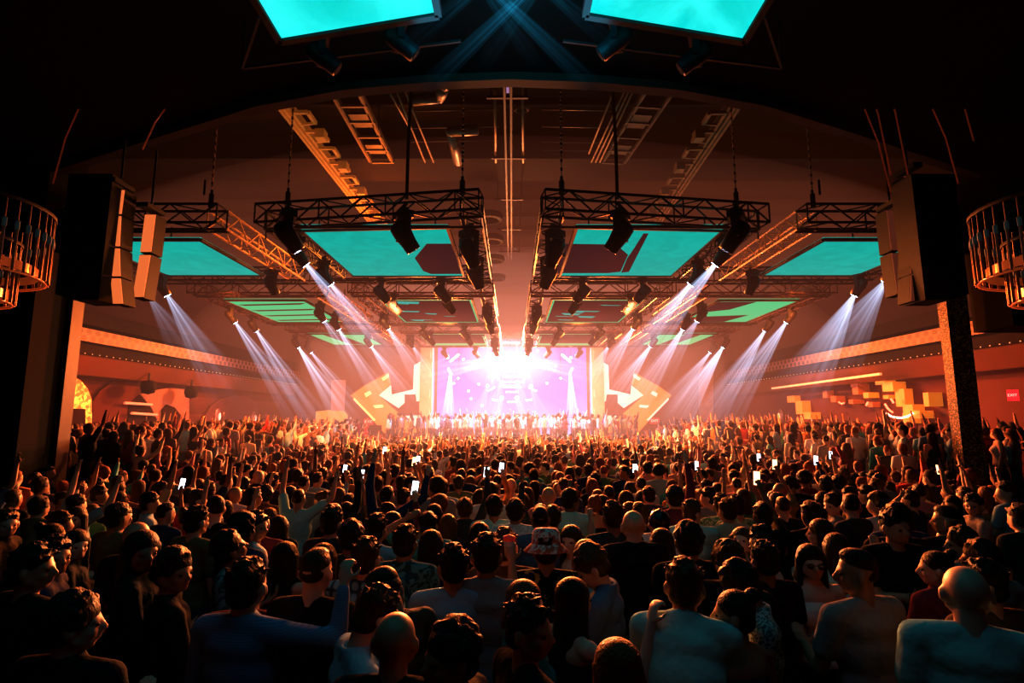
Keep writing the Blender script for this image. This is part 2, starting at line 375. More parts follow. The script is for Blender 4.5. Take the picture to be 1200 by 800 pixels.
def pod(x0, x1, y0, y1, z, label, h=.4, skew=0., mats=None, group='rectangular lighting truss frames'):
    mats = mats or [M['truss']]*4
    r = empty('lighting_truss', ((x0+x1)/2, (y0+y1)/2, z)); tag(r, label, 'lighting truss', group)
    c = V(r.location); w = .42
    sl, sr = (skew, 0) if x1 <= 0 else (0, skew)
    L = [((x0,y0+w/2+sl),(x1,y0+w/2+sr)), ((x0,y1-w/2),(x1,y1-w/2)), ((x0+w/2,y0+w+sl),(x0+w/2,y1-w)), ((x1-w/2,y0+w+sr),(x1-w/2,y1-w))]
    for (a, b), m in zip(L, mats):
        mb = MB(); truss_bars(mb, V((*a,z))-c, V((*b,z))-c, w, h, .5); mb.build('truss_section', m, r)
    for yy in (y0+w+.12+skew*.6, y1-w-.12):
        mb = MB(); mb.bar(V((x0,yy+sl*.4,z-.02))-c, V((x1,yy+sr*.4,z-.02))-c, .035, 4); mb.build('hanging_rail', M['rig'], r)
    return r
P = {}
P['A1L'] = pod(-5.35,-.62,10.2,16.1,6.72,'black lighting truss frame over the left front of the crowd, largest left of centre',skew=.75)
P['A1R'] = pod(.62,5.35,10.2,16.1,6.72,'black lighting truss frame over the right front of the crowd, largest right of centre',skew=.75)
M['trussw'] = mat('warm_lit_truss', (.14,.08,.07), .5, metal=.4)
P['A2L'] = pod(-5.35,-.62,17.4,24,6.7,'second central lighting truss frame back, left of the centre aisle', mats=[M['trussw']]*4)
P['A2R'] = pod(.62,5.35,17.4,24,6.7,'second central lighting truss frame back, right of the centre aisle', mats=[M['trussw']]*4)
P['A3L'] = pod(-5.35,-.62,25.5,31.5,6.7,'lighting truss frame nearest the stage, left of the centre aisle', mats=[M['trussw']]*4)
P['A3R'] = pod(.62,5.35,25.5,31.5,6.7,'lighting truss frame nearest the stage, right of the centre aisle', mats=[M['trussw']]*4)
M['hotalu'] = mat('orange_lit_truss', (.75,.42,.2), .4, metal=.5, em=(.9,.35,.1), es=.06)  # orange light on the inner truss put into colour and emission
for s, w in ((-1,'left'), (1,'right')):
    for k, (a, b) in enumerate(((10.9,16.2), (17.4,23.8), (25.2,31.5))):
        x0, x1 = sorted((s*10.6, s*6.15))
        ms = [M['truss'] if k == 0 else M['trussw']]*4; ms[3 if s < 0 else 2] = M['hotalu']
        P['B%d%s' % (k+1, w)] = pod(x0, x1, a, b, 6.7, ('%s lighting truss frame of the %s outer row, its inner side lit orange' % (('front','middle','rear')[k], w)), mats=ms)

def screen(x0, x1, y0, y1, z, label, base, shapes=(), group='flat screens hung in the ceiling trusses', other='maroon', corners=None):
    cx, cy = (x0+x1)/2, (y0+y1)/2
    r = empty('ceiling_screen', (cx, cy, z)); tag(r, label, 'screen', group)
    q = [V((x0,y0,0)),V((x1,y0,0)),V((x1,y1,0)),V((x0,y1,0))] if corners is None else [V((p[0],p[1],0)) for p in corners]
    o = V((cx,cy,0)); q = [p-o for p in q]
    mb = MB(); mb.prism(q, (0,0,.06))
    for sh, mi in shapes:
        mb.add([V((p[0]-cx, p[1]-cy, -.006-.003*mi)) for p in sh], [tuple(range(len(sh)))], mi)
    mb.build('display', [M[base], M[other], M['green'] if base != 'green' else M['cyan']], r)
    mb = MB(); n = 4
    for i in range(4):
        a, b = q[i], q[(i+1)%4]; mb.bar(a+V((0,0,.0)), b, .05, 4)
    mb.build('bezel', M['rig'], r)
    mb = MB()
    for i in range(4): mb.bar(q[i]*.8+V((0,0,.06)), q[i]*.8+V((0,0,.35)), .02, 4)
    mb.build('hanger', M['rig'], r)
    return r
Z1 = 6.72
def zz(pts, z=Z1): return [atz(x, y, z) for x, y in pts]
screen(-4.6,-1.38,11.25,15.35,Z1,'cyan ceiling screen in the large left truss frame, one dark six-sided shape on it','cyan',
    [(zz([(529,285),(500,285),(486,302),(496,317),(505,320.5),(541,320.5)]),1)])
screen(1.38,4.6,11.25,15.35,Z1,'cyan ceiling screen in the large right truss frame, two dark shapes on it','cyan',
    [(zz([(658,285),(722,286),(736,298),(727,318),(712,319.5),(653,319.5)]),1),(zz([(754,273),(760,273),(737,318),(728,319),(735,302),(742,292)]),1)])
for s, w in ((-1,'left'), (1,'right')):
    x0, x1 = sorted((s*4.6, s*1.38))
    sh = [([(x0+.1,18.6),(x1-.1,18.6),(x1-.1,22.9),(x0+.1,22.9)],1)]
    for k in range(7):
        a = x0+random.uniform(.1,2.2); b = a+random.uniform(.5,.95); yy = random.choice((18.7,19.3,20.4,20.9,21.5,22.3)); h = random.uniform(.15,.55)
        sh.append(([(a,yy),(b,yy+.1),(b-.1,yy+h),(a+.15,yy+h*.8)],2))
    screen(x0,x1,18.35,23.1,6.7,'dim purple ceiling screen with green fragments, second central frame, %s side' % w,'green' if 0 else 'green',[(q, 1 if m==1 else 0) for q, m in sh][:1]+[([(p[0],p[1]) for p in q],2) for q, m in sh[1:]],other='maroon')
    sh = [([(x0+.1,26.9),(x1-.1,26.9),(x1-.1,29.6),(x0+.1,29.6)],1)]
    screen(x0,x1,26.7,30.6,6.68,'dim ceiling screen with a thin green edge nearest the stage, %s of the aisle' % w,'green',sh)
    # outer rows
    x0, x1 = sorted((s*10.0, s*7.15))
    c = [atz(600+s*q[0]*1, q[1], 6.72) for q in ((424,303),(358,285),(303,318),(385,328))]
    screen(0,0,0,0,6.72,'cyan ceiling screen in the front %s outer truss frame' % w,'cyan',corners=[(s*9.9,12.1),(s*7.15,12.1),(s*7.15,15.3),(s*9.9,15.3)])
    bands = []
    for k in range(4):
        yy = 19.0+k*1.05; bands.append(([(s*7.3,yy),(s*9.9,yy+.3),(s*9.7,yy+.5),(s*7.6,yy+.28)],1))
    if s > 0: bands = [([(s*7.2,18.8),(s*8.6,18.8),(s*8.2,20.2),(s*7.2,20.9)],1), ([(s*7.2,21.8),(s*9.4,21.3),(s*9.0,22.9),(s*7.2,22.9)],1)]
    screen(0,0,0,0,6.7,'green streaked ceiling screen in the middle %s outer frame' % w,'green',bands,corners=[(s*10,18.6),(s*7.2,18.6),(s*7.2,23),(s*10,23)])
    screen(0,0,0,0,6.7,'green ceiling screen far back in the rear %s outer frame' % w,'green',[([(s*8.5,26.6),(s*9.3,26.6),(s*9.0,30.2),(s*8.2,30.2)],1)],corners=[(s*10,26.4),(s*7.2,26.4),(s*7.2,30.4),(s*10,30.4)])
    # nearest, overhead
    cs = [atz(600+(q[0]-600)*(1 if s < 0 else -1), q[1], 6.7) for q in ((303,0),(328,48),(514,17),(512,0))]
    far0, far1 = cs[1], cs[2]
    screen(0,0,0,0,6.7,'bright cyan ceiling screen hanging nearest overhead on the %s' % w,'cyan_hot',corners=[(far0.x,far0.y),(far1.x,far1.y),(far1.x+s*.02,3.0),(far0.x*.99,3.4)])
    pd = empty('screen_frame', (s*1.6, 5.5, 6.85)); tag(pd, 'dark hanging frame around the bright overhead screen on the %s' % w, 'frame', 'overhead screen frames')
    mb = MB(); loc = V(pd.location)
    A = atz(600+s*316, 80, 6.9); B = atz(600+s*296, 20, 6.9); D = atz(600+s*60, 48, 6.9)
    mb.bar(A-loc, B-loc, .02, 4); mb.bar(A-loc, D-loc, .02, 4); mb.bar(far0-loc, V((far0.x,far0.y,7.6))-loc, .02, 4); mb.bar(far1-loc, V((far1.x,far1.y,7.6))-loc, .02, 4)
    mb.bar(A-loc, V((A.x,A.y,7.6))-loc, .012, 4); mb.build('frame_tube', M['rig'], pd)

# hoist chains and cables
def chain(x, y, z0, z1, label, r=.02, m=None, group='hoist chains'):
    mb = MB(); n = int((z1-z0)/.09)
    for i in range(n):
        z = i*.09
        if i % 2: mb.box((0,0,z+.045), (r*2.2, r*.8, .075))
        else: mb.box((0,0,z+.045), (r*.8, r*2.2, .075))
    rt = empty('hoist_chain', (x, y, z0)); tag(rt, label, 'chain', group); mb.build('links', m or M['steel'], rt)
    mb = MB(); mb.bar((0,0,-.05),(0,0,.25),.055,6); mb.bar((0,0,.25),(0,0,.34),.03,6); mb.build('hoist_hook', M['rig'], rt)
for s, w in ((-1,'left'),(1,'right')):
    chain(s*4.75, 11.05, 7.16, 10.8, 'golden hoist chain above the outer front corner of the large %s truss frame' % w)
    chain(s*1.0, 10.47, 7.16, 10.8, 'dark hoist chain near the inner front corner of the large %s truss frame' % w, m=M['rig'])
    chain(s*6.4, 11.1, 7.14, 10.8, 'golden hoist chain above the front inner corner of the %s outer truss frame' % w)
    chain(s*10.2, 11.1, 7.14, 10.8, 'hoist chain over the far front corner of the %s outer truss frame' % w, m=M['rig'])
    mb = MB(); mb.tube([V((0,0,0)),V((s*.0,0,1.2)),V((-s*.03,0,2.3)),V((s*.05,-.2,3.5))], .035, 6); tag(mb.build('feed_cable', M['rig'], loc=(s*2.15,10.65,7.1)), 'thick black cable dropping onto the large %s truss frame' % w, 'cable', 'feed cables')
for k, (x, y0, y1, s) in enumerate(((1006,65,205,1),(1026,60,205,1),(1006,110,225,1),(1103,60,165,1),(1085,110,215,1),(205,112,175,-1),(100,110,215,-1),(272,90,110,-1),(928,90,110,1),(118,80,110,-1))):
    p = aty(x, y0, 8.2); q = aty(x+s*38, y1, 8.2) if y1-y0 > 40 else aty(x+s*-4, y1, 8.2)
    mb = MB(); mb.tube([V((0,0,0)), (q-p)*.5+V((.06*s,0,0)), q-p], .012, 5)
    tag(mb.build('thin_wire', mat('orange_wire%d' % k, (.55,.14,.05), .5, em=(.7,.1,.03), es=.12), loc=p), ('thin wire catching orange light in the dark upper right, first from the ceiling', 'second thin orange wire in the upper right', 'thin orange wire falling to the right speaker stack', 'thin red wire far out in the upper right', 'faint red wire above the right chandelier','thin orange wire above the left speaker stack','faint wire above the left chandelier','short hook wire under the dark soffit on the left','short hook wire under the dark soffit on the right','short wire high in the dark upper left')[k], 'wire')

# ------------------------------------------------------------------ moving head lamps
def proto_lamp():
    r = empty('stage_lamp')
    mb = MB(); mb.box((0,0,-.06),(.3,.24,.12)); mb.box((0,0,.03),(.12,.12,.08)); mb.bar((-.1,0,.1),(.1,0,.1),.03,6); mb.build('base', M['fixture'], r)
    y = MB(); y.box((0,0,-.15),(.4,.12,.06)); y.box((-.19,0,-.3),(.04,.1,.32)); y.box((.19,0,-.3),(.04,.1,.32)); yo = y.build('yoke', M['fixture'], r)
    h = MB(); h.lathe([(.001,.22),(.1,.21),(.15,.14),(.155,0),(.13,-.16),(.125,-.3),(.1,-.31),(.001,-.31)], n=14); ho = h.build('head', M['fixture'], r, smooth=True, loc=(0,0,-.38))
    l = MB(); l.lathe([(.001,-.318),(.098,-.318)], n=14); l.build('lens', M['lens_off'], ho)
    return r
LP = proto_lamp(); LP['category'] = 'stage light'
lampn = [0]
def lamp(pos, aim, label, lit=False, scale=1., group='moving head lamps on the trusses'):
    """pos = pivot of the head; aim = direction the lens points"""
    o = LP if lampn[0] == 0 else copy_tree(LP); lampn[0] += 1
    aim = V(aim).normalized(); yaw = math.atan2(aim.y, aim.x)-math.pi/2
    o.location = V(pos)+V((0,0,.38*scale)); o.rotation_euler = (0,0,yaw); o.scale = (scale,)*3
    tag(o, label, 'stage light', group)
    for ch in o.children:
        if ch.name.startswith('head'):
            th = math.acos(max(-1, min(1, -aim.z))); ch.rotation_euler = (th, 0, 0)
            for g in ch.children:
                g.material_slots[0].link = 'OBJECT'; g.material_slots[0].material = M['lens_on'] if lit else M['lens_off']
    return o
# dark lamps seen against the screens
n = 0
ordn = ('first','second','third','fourth','fifth','sixth','seventh','eighth')
for s, w in ((-1,'left'),(1,'right')):
    for k, (x, y) in enumerate(((4.55,10.65),(2.2,10.65))):
        lamp((s*x, y, 6.35), (-s*.5, .3, -.75), 'large black lamp on the front bar of the %s big truss, %s' % (w, ('outer one','middle one')[k]), scale=1.25)
    for k, y in enumerate((11.6, 13.6)):
        lamp((s*.95, y, 6.3), (-s*.35, .4, -.8), 'black lamp on the aisle side of the %s big truss frame, %s from the front' % (w, ordn[k]), scale=1.2)
    for k, x in enumerate((3.9, 2.1)):
        lamp((s*x, 15.9, 6.35), (-s*.6, .2, -.7), 'black lamp on the rear bar of the %s big truss, %s' % (w, ('outer','inner')[k]), scale=1.1)
    for row, (y0, y1) in enumerate(((17.7, 23.8), (25.8, 31.3))):
        for k, x in enumerate((3.9, 2.1)):
            lamp((s*x, y0, 6.32), (-s*.6, .2, -.7), 'lamp on the front bar of the %s %s central truss, %s' % (('second','third')[row], w, ('outer','inner')[k]))
            lamp((s*x, y1, 6.32), (-s*.6, .2, -.7), 'lamp on the rear bar of the %s %s central truss, %s' % (('second','third')[row], w, ('outer','inner')[k]))
        for k, yy in enumerate((y0+1.8, y0+4)):
            lamp((s*.9, yy, 6.3), (-s*.3, .4, -.8), 'lamp on the aisle side of the %s %s central truss, %s' % (('second','third')[row], w, ('nearer','farther')[k]))
    lamp((s*9.1, 10.6, 6.3), (0, -.2, -1), 'black lamp hanging at the front of the %s outer truss over the cyan screen' % w, scale=1.15)
    lamp((s*6.6, 14.6, 6.3), (-s*.3, .4, -.8), 'black lamp on the inner bar of the %s outer truss' % w)
# overhead lamps near the camera
for k, (x, y) in enumerate(((467,47),(723,47),(376,65),(817,65))):
    p = atz(x, y, 6.9); lamp(p, ((-1)**(k+1)*-.7, .3, -.5), ('small lamp under the dark soffit left of the crossing blue beams','small lamp under the dark soffit right of the crossing blue beams','small orange rimmed lamp below the left overhead screen','small orange rimmed lamp below the right overhead screen')[k], scale=.75, group='soffit lamps')

# ------------------------------------------------------------------ light beams
def beam_mat(name, col, s):
    m = bpy.data.materials.new(name); m.use_nodes = True; n = m.node_tree.nodes; l = m.node_tree.links; n.clear()
    out = n.new('ShaderNodeOutputMaterial'); add = n.new('ShaderNodeAddShader'); tr = n.new('ShaderNodeBsdfTransparent'); em = n.new('ShaderNodeEmission')
    em.inputs['Color'].default_value = (*col, 1)
    uv = n.new('ShaderNodeUVMap'); sp = n.new('ShaderNodeSeparateXYZ'); l.new(uv.outputs[0], sp.inputs[0])
    lw = n.new('ShaderNodeLayerWeight'); lw.inputs['Blend'].default_value = .5
    def mth(op, *a):
        x = n.new('ShaderNodeMath'); x.operation = op; x.use_clamp = op in ('SUBTRACT',)
        for i, q in enumerate(a):
            if isinstance(q, (int, float)): x.inputs[i].default_value = q
            else: l.new(q, x.inputs[i])
        return x.outputs[0]
    face = mth('POWER', mth('SUBTRACT', 1.0, lw.outputs['Facing']), 1.3)
    along = mth('POWER', mth('SUBTRACT', 1.0, sp.outputs[1]), 1.6)
    near = mth('DIVIDE', .16, mth('ADD', sp.outputs[1], .1))
    nt = n.new('ShaderNodeTexNoise'); nt.noise_dimensions = '1D'; nt.inputs['Scale'].default_value = 16; nt.inputs['Detail'].default_value = 1
    l.new(sp.outputs[0], nt.inputs['W'])
    st = n.new('ShaderNodeMapRange'); st.inputs[1].default_value = .3; st.inputs[2].default_value = .7; st.inputs[3].default_value = .25; st.inputs[4].default_value = 1.5; l.new(nt.outputs['Fac'], st.inputs[0])
    f = mth('MULTIPLY', mth('MULTIPLY', mth('MULTIPLY', face, along), mth('ADD', near, .35)), st.outputs[0])
    oi = n.new('ShaderNodeObjectInfo'); f = mth('MULTIPLY', f, mth('MULTIPLY', oi.outputs['Alpha'], s))
    l.new(f, em.inputs['Strength']); l.new(tr.outputs[0], add.inputs[0]); l.new(em.outputs[0], add.inputs[1]); l.new(add.outputs[0], out.inputs[0])
    m.cycles.emission_sampling = 'NONE'; return m
M['beam_blue'] = beam_mat('blue_white_beam', (.5,.62,.88), .9)
M['beam_warm'] = beam_mat('warm_beam', (1.,.62,.42), 1.)
M['beam_teal'] = beam_mat('teal_beam', (.015,.2,.33), .6)
M['beam_deep'] = beam_mat('deep_blue_beam', (.1,.3,1.), 1.)
def beam(a, b, r1, m, gain, label, group='light beams', r0=.05):
    a, b = V(a), V(b); d = b-a; L = d.length; n = 24; mb = MB()
    K = 5
    for k in range(K+1):
        for i in range(n):
            t = 2*math.pi*i/n; rr = r0+(r1-r0)*k/K; mb.v.append((rr*math.cos(t), rr*math.sin(t), -L*k/K))
    for k in range(K):
        for i in range(n): mb.f.append((k*n+i, k*n+(i+1)%n, (k+1)*n+(i+1)%n, (k+1)*n+i)); mb.m.append(0)
    me = mb.mesh('light_beam', True); uvl = me.uv_layers.new(name='UVMap'); j = 0
    for k in range(K):
        for i in range(n):
            for du, dv in ((0,0),(1,0),(1,1),(0,1)): uvl.data[j].uv = ((i+du)/n, (k+dv)/K); j += 1
    me.materials.append(m); o = bpy.data.objects.new('light_beam', me); C.objects.link(o)
    o.location = a; o.rotation_mode = 'QUATERNION'; o.rotation_quaternion = V((0,0,-1)).rotation_difference(d.normalized()); o.color = (1,1,1,gain)
    o.visible_shadow = True
    tag(o, label, 'light beam', group); return o
BL = [((359,310),(455,425),.5,.65,'from the outer side of the big left truss'), ((388,333),(470,430),.45,.55,'just behind the first one under the big left truss'),
 ((196,346),(262,452),.8,.5,'below the left speaker stack, over the balcony rail'), ((176,350),(225,420),.8,.22,'faint and farthest left over the balcony'),
 ((276,378),(352,488),.8,.6,'under the middle left outer truss, falling to the crowd'), ((301,388),(372,496),.8,.65,'beside it and slightly nearer the stage, on the left'),
 ((350,407),(405,492),.9,1.2,'bright, ending on the painted mural at the back left'), ((365,413),(420,480),.7,.6,'thin, just right of the bright mural beam'),
 ((397,386),(450,470),.6,.7,'left of the white arrow, crossing the rear left truss'), ((380,376),(425,440),.6,.4,'short, above the green rear left screen'),
 ((435,406),(480,468),.7,.8,'falling onto the white arrow at left'), ((455,385),(498,450),.6,.7,'crossing down to the stage edge at left'), ((484,406),(505,440),.5,.7,'short and nearest the left edge of the stage')]
for (a, b, r1, g, lab) in BL:
    for s, w in ((-1,'left'),(1,'right')):
        ax = a[0] if s < 0 else 1197-a[0]; bx = b[0] if s < 0 else 1197-b[0]
        gg = g
        if s > 0 and a[0] in (196,): ax, bx, gg = 1001, 940, .8
        if s > 0 and a[0] in (176,): ax, bx, gg = 1037, 975, .6
        if s > 0: gg *= 1.25
        pa = atz(ax, a[1] if not (s > 0 and a[0] == 176) else 330, 6.15); pb = aty(bx, b[1], pa.y+1.5); pb = pa+(pb-pa)*1.25
        lb = lab if s < 0 else lab.replace('left','right')
        beam(pa, pb, r1*(1.25 if s > 0 else 1), M['beam_blue'], gg, 'pale blue beam '+lb, 'pale blue beams under the trusses')
        lamp(pa-(pb-pa).normalized()*.31, pb-pa, 'lit blue lamp of the beam '+lb, lit=True)
for k, (a, b, g) in enumerate((((548,-40),(705,112),.8),((585,-60),(740,70),.55),((650,-40),(490,112),.8),((615,-60),(455,70),.55),((548,-40),(640,90),.35),((650,-40),(555,90),.35))):
    pa = atz(a[0], a[1], 7.4); pb = aty(b[0], b[1], 7.1)
    beam(pa, pb, .16, M['beam_teal'], g*1.6, ('dark teal beam crossing from top centre down to the right, longest','upper teal beam falling right from top centre','dark teal beam crossing from top centre down to the left, longest','upper teal beam falling left from top centre','faint teal beam close to the centre, leaning right','faint teal beam close to the centre, leaning left')[k], 'teal beams overhead', r0=.03)

# ------------------------------------------------------------------ speakers
def line_array(pts, wid, depth, label, yaw, lit):
    """pts: list of (x,z) front edge profile points at Y, from top to bottom"""
    top = pts[0]; r = empty('line_array_speaker', top); tag(r, label, 'speaker', 'hanging speaker stacks')
    X = Matrix.Rotation(yaw, 3, 'Z')
    for a, b in zip(pts[:-1], pts[1:]):
        a = V(a)-V(top); b = V(b)-V(top); fwd = X @ V((0,-1,0)); sd = X @ V((1,0,0))
        gap = (b-a)*.02; a = a+gap; b = b-gap
        q = [a-sd*wid/2, a+sd*wid/2, b+sd*wid/2, b-sd*wid/2]
        mb = MB(); mb.prism(q, -fwd*depth); c = mb.build('speaker_cabinet', M['black'], r)
        mb = MB(); cen = sum(q, V())/4; q2 = [cen+(p-cen)*.96+fwd*.02 for p in q]; mb.prism(q2, -fwd*.02); mb.build('grille', lit, c)
    mb = MB(); mb.box((0,0,.08),(wid,.5,.08)); mb.bar((0,0,.1),(0,0,7.6-top[2] if top[2] < 7.5 else .5),.02,5); mb.build('rigging_frame', M['rig'], r)
M['grille_hot'] = mat('orange_lit_grille', (.6,.2,.08), .6, em=(.95,.26,.08), es=.85, bump=.3, bscale=200)  # orange light on the left speaker fronts put into emission
M['grille_dim'] = mat('dim_grille', (.2,.08,.06), .6, em=(.5,.13,.07), es=.25)  # weaker light on the right speaker fronts put into emission
def at2(pxs, Y): return [aty(x, y, Y) for x, y in pxs]
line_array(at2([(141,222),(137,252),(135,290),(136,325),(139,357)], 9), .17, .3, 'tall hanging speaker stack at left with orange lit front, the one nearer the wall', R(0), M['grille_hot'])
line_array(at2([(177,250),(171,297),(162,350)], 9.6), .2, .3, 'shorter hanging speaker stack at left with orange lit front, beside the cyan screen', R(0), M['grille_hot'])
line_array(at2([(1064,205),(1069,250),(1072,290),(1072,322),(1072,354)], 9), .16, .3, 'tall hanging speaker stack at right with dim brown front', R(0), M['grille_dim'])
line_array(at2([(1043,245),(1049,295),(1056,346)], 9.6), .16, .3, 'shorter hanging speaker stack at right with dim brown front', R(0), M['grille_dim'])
for s, w in ((-1,'left'),(1,'right')):
    a = aty(600+s*465, 205, 8.8); b = aty(600+s*512, 352, 8.8)
    mb = MB(); mb.prism([V((a.x,8.75,a.z)),V((b.x+s*.3,8.75,a.z)),V((b.x+s*.3,8.75,b.z+.1)),V((b.x,8.75,b.z)),V((a.x+s*.02,8.75,b.z))], (0,.5,0)); tag(mb.build('speaker_housing', M['black']), 'big black speaker housing hanging behind the %s speaker stacks' % w, 'speaker housing', 'speaker housings')

# ------------------------------------------------------------------ chandeliers
M['rod'] = mat('glass_rod', (.12,.045,.025), .3, metal=.2, em=(.5,.1,.03), es=.03, spec=.6)
M['rod_hot'] = mat('lit_glass_rod', (.45,.16,.06), .2, em=(1.,.2,.04), es=.16)
M['rod_top'] = mat('pale_rod_cap', (.09,.13,.14), .3, em=(.2,.35,.36), es=.04)
def chandelier(cx, cy, label):
    r = empty('chandelier', (cx, cy, 5.08)); tag(r, label, 'chandelier', 'tiered rod chandeliers')
    for t, (rad, z0, z1, nn) in enumerate(((.95, .1, -.72, 44), (.66, -.3, -1.02, 34), (.42, -.6, -1.2, 24))):
        mb = MB(); mb.lathe([(rad+.02,z0),(rad+.02,z0+.04),(rad-.02,z0+.04),(rad-.02,z0),(rad+.02,z0)], n=32); mb.build('ring', M['rig'], r, smooth=True)
        mb = MB(); mb.lathe([(rad-.03,z1+.02),(rad-.005,z1-.01),(rad-.05,z1-.01),(rad-.03,z1+.02)], n=40); mb.build('lit_rim', M['rod_hot'], r, smooth=True)
        mb = MB(); mb.bar((0,0,0),(0,0,(z0-z1)*.58),.016,6); mb.bar((0,0,(z0-z1)*.58),(0,0,(z0-z1)*.7),.024,6,mi=1); mb.bar((0,0,(z0-z1)*.7),(0,0,z0-z1),.008,5,mi=2); me = mb.mesh('glass_rod')
        for q in (M['rod'], M['rod_top'], M['rod']): me.materials.append(q)
        for i in range(nn):
            a = 2*math.pi*i/nn; o = bpy.data.objects.new('glass_rod', me); C.objects.link(o); o.parent = r; o.location = (rad*math.cos(a), rad*math.sin(a), z1)
        mb = MB(); mb.lathe([(rad*.9, z1+.05), (rad*.9, z1+.16)], n=32); mb.build('inner_glow', M['rod_hot'], r, smooth=True)
    mb = MB(); mb.bar((0,0,-.8),(0,0,2.4),.04,8)
    for i in range(6):
        a = i*math.pi/3; mb.bar((0,0,.12),(.95*math.cos(a),.95*math.sin(a),.12),.015,4)
    mb.build('stem', M['rig'], r)
chandelier(-6.65, 6.2, 'tiered chandelier of hanging glass rods with orange glow at the left edge')
chandelier(6.65, 6.2, 'tiered chandelier of hanging glass rods with orange glow at the right edge')

# ------------------------------------------------------------------ side balconies
for s, w in ((-1,'left'),(1,'right')):
    X = 13.2
    mb = MB(); mb.box((s*13.6, 22.8, 5.75), (.9, 22, .45)); struct(mb.build('trim_%s' % ('6' if s < 0 else '7'), M['nearblack']))
    mb = MB(); mb.box((s*13.15, 22.8, 5.2), (.08, 22, .4)); tag(mb.build('balcony_rail', M['perf']), 'perforated orange lit balcony rail along the %s wall' % w, 'balcony rail', 'perforated balcony rails')
    mb = MB(); mb.box((s*13.3, 22.8, 4.75), (.4, 22, .32)); struct(mb.build('trim_%s' % ('8' if s < 0 else '9'), M['nearblack']))
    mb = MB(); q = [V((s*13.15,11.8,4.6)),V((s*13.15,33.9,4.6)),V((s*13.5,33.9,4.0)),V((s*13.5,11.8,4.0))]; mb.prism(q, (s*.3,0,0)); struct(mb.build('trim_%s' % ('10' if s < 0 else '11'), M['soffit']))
    r = empty('light_string', (s*13.06, 22.8, 4.62)); tag(r, 'row of tiny warm bulbs under the %s balcony rail' % w, 'string lights', 'string lights')
    mb = MB(); [mb.ell((0, -11+.3*i, 0), .018, seg=5, ring=4) for i in range(72)]; b = mb.build('bulbs', mat('bulb'+w, (1,.7,.4), .4, em=(1,.55,.25), es=.8), r)
# left wall: arches below the balcony
def arch_poly(cy, hw, z0, zt, x, n=20):
    pts = [V((x, cy-hw, z0))]
    for i in range(n+1):
        t = math.pi*i/n; pts.append(V((x, cy-hw*math.cos(t), zt-hw*.9+hw*.9*math.sin(t) if False else z0+(zt-z0)*math.sin(t)**.7)))
    pts.append(V((x, cy+hw, z0))); return pts
def wallpanel(name, poly, m, lab, cat='wall panel', d=.06, s=-1):
    mb = MB(); mb.prism(poly, (-s*d if False else (d if s < 0 else -d), 0, 0)); o = mb.build(name, m); o['kind'] = 'structure'; o['label'] = lab; return o
XL = -14.0
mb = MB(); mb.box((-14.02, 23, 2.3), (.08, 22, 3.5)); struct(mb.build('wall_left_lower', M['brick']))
wallpanel('trim_12', [atx(x,y,-13.95) for x,y in ((62,520),(62,442),(80,440),(92,445),(101,456),(106,470),(106,520))], M['mosaic'], 'gold mosaic arch niche beside the dark pier')
wallpanel('trim_13', [atx(x,y,-13.88) for x,y in ((70,520),(70,478),(98,479),(98,520))], M['hole'], 'dark doorway in the gold mosaic niche')
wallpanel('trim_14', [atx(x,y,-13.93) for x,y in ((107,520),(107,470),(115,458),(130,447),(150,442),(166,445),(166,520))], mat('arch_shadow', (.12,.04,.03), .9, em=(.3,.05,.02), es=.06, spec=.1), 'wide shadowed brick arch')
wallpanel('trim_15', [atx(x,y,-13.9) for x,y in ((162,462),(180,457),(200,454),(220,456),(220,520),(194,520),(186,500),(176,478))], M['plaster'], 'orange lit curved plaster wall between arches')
wallpanel('trim_16', [atx(x,y,-13.9) for x,y in ((145,520),(150,472),(163,462),(176,478),(187,503),(190,520))], M['hole'], 'dark opening with stair rails')
wallpanel('trim_17', [atx(x,y,-13.82) for x,y in ((188,520),(189,480),(194,474),(203,477),(211,487),(216,500),(218,520))], M['hole'], 'small dark arch opening')
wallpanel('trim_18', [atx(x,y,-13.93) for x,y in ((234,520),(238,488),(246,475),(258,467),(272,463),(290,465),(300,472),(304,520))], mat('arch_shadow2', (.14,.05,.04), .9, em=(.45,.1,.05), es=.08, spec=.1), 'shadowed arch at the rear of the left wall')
for k, (y0, x0, x1) in enumerate(((472,146,178),(484,154,184))):
    a = atx(x0, y0, -13.7); b = atx(x1, y0+2, -13.7); mb = MB(); mb.bar((0,0,0), b-a, .05, 6); tag(mb.build('light_bar', mat('barl%d'%k, (.7,.3,.2), .5, em=(1,.35,.2), es=.5), loc=a), ('upper','lower')[k]+' pink light bar in the dark opening of the left wall', 'light bar', 'wall light bars')
for k, (x, y) in enumerate(((174,453),(224,459))):
    p = atx(x, y, -13.3); r = empty('wall_speaker', p); tag(r, ('larger','smaller')[k]+' dark speaker pod hanging under the left balcony', 'speaker', 'balcony speaker pods'); mb = MB(); mb.lathe([(.001,.25),(.2,.2),(.26,0),(.2,-.22),(.001,-.28)], n=12); mb.build('housing', M['nearblack'], r, smooth=True); mb = MB(); mb.bar((0,0,.2),(0,0,.5),.04,5); mb.build('mount', M['rig'], r)
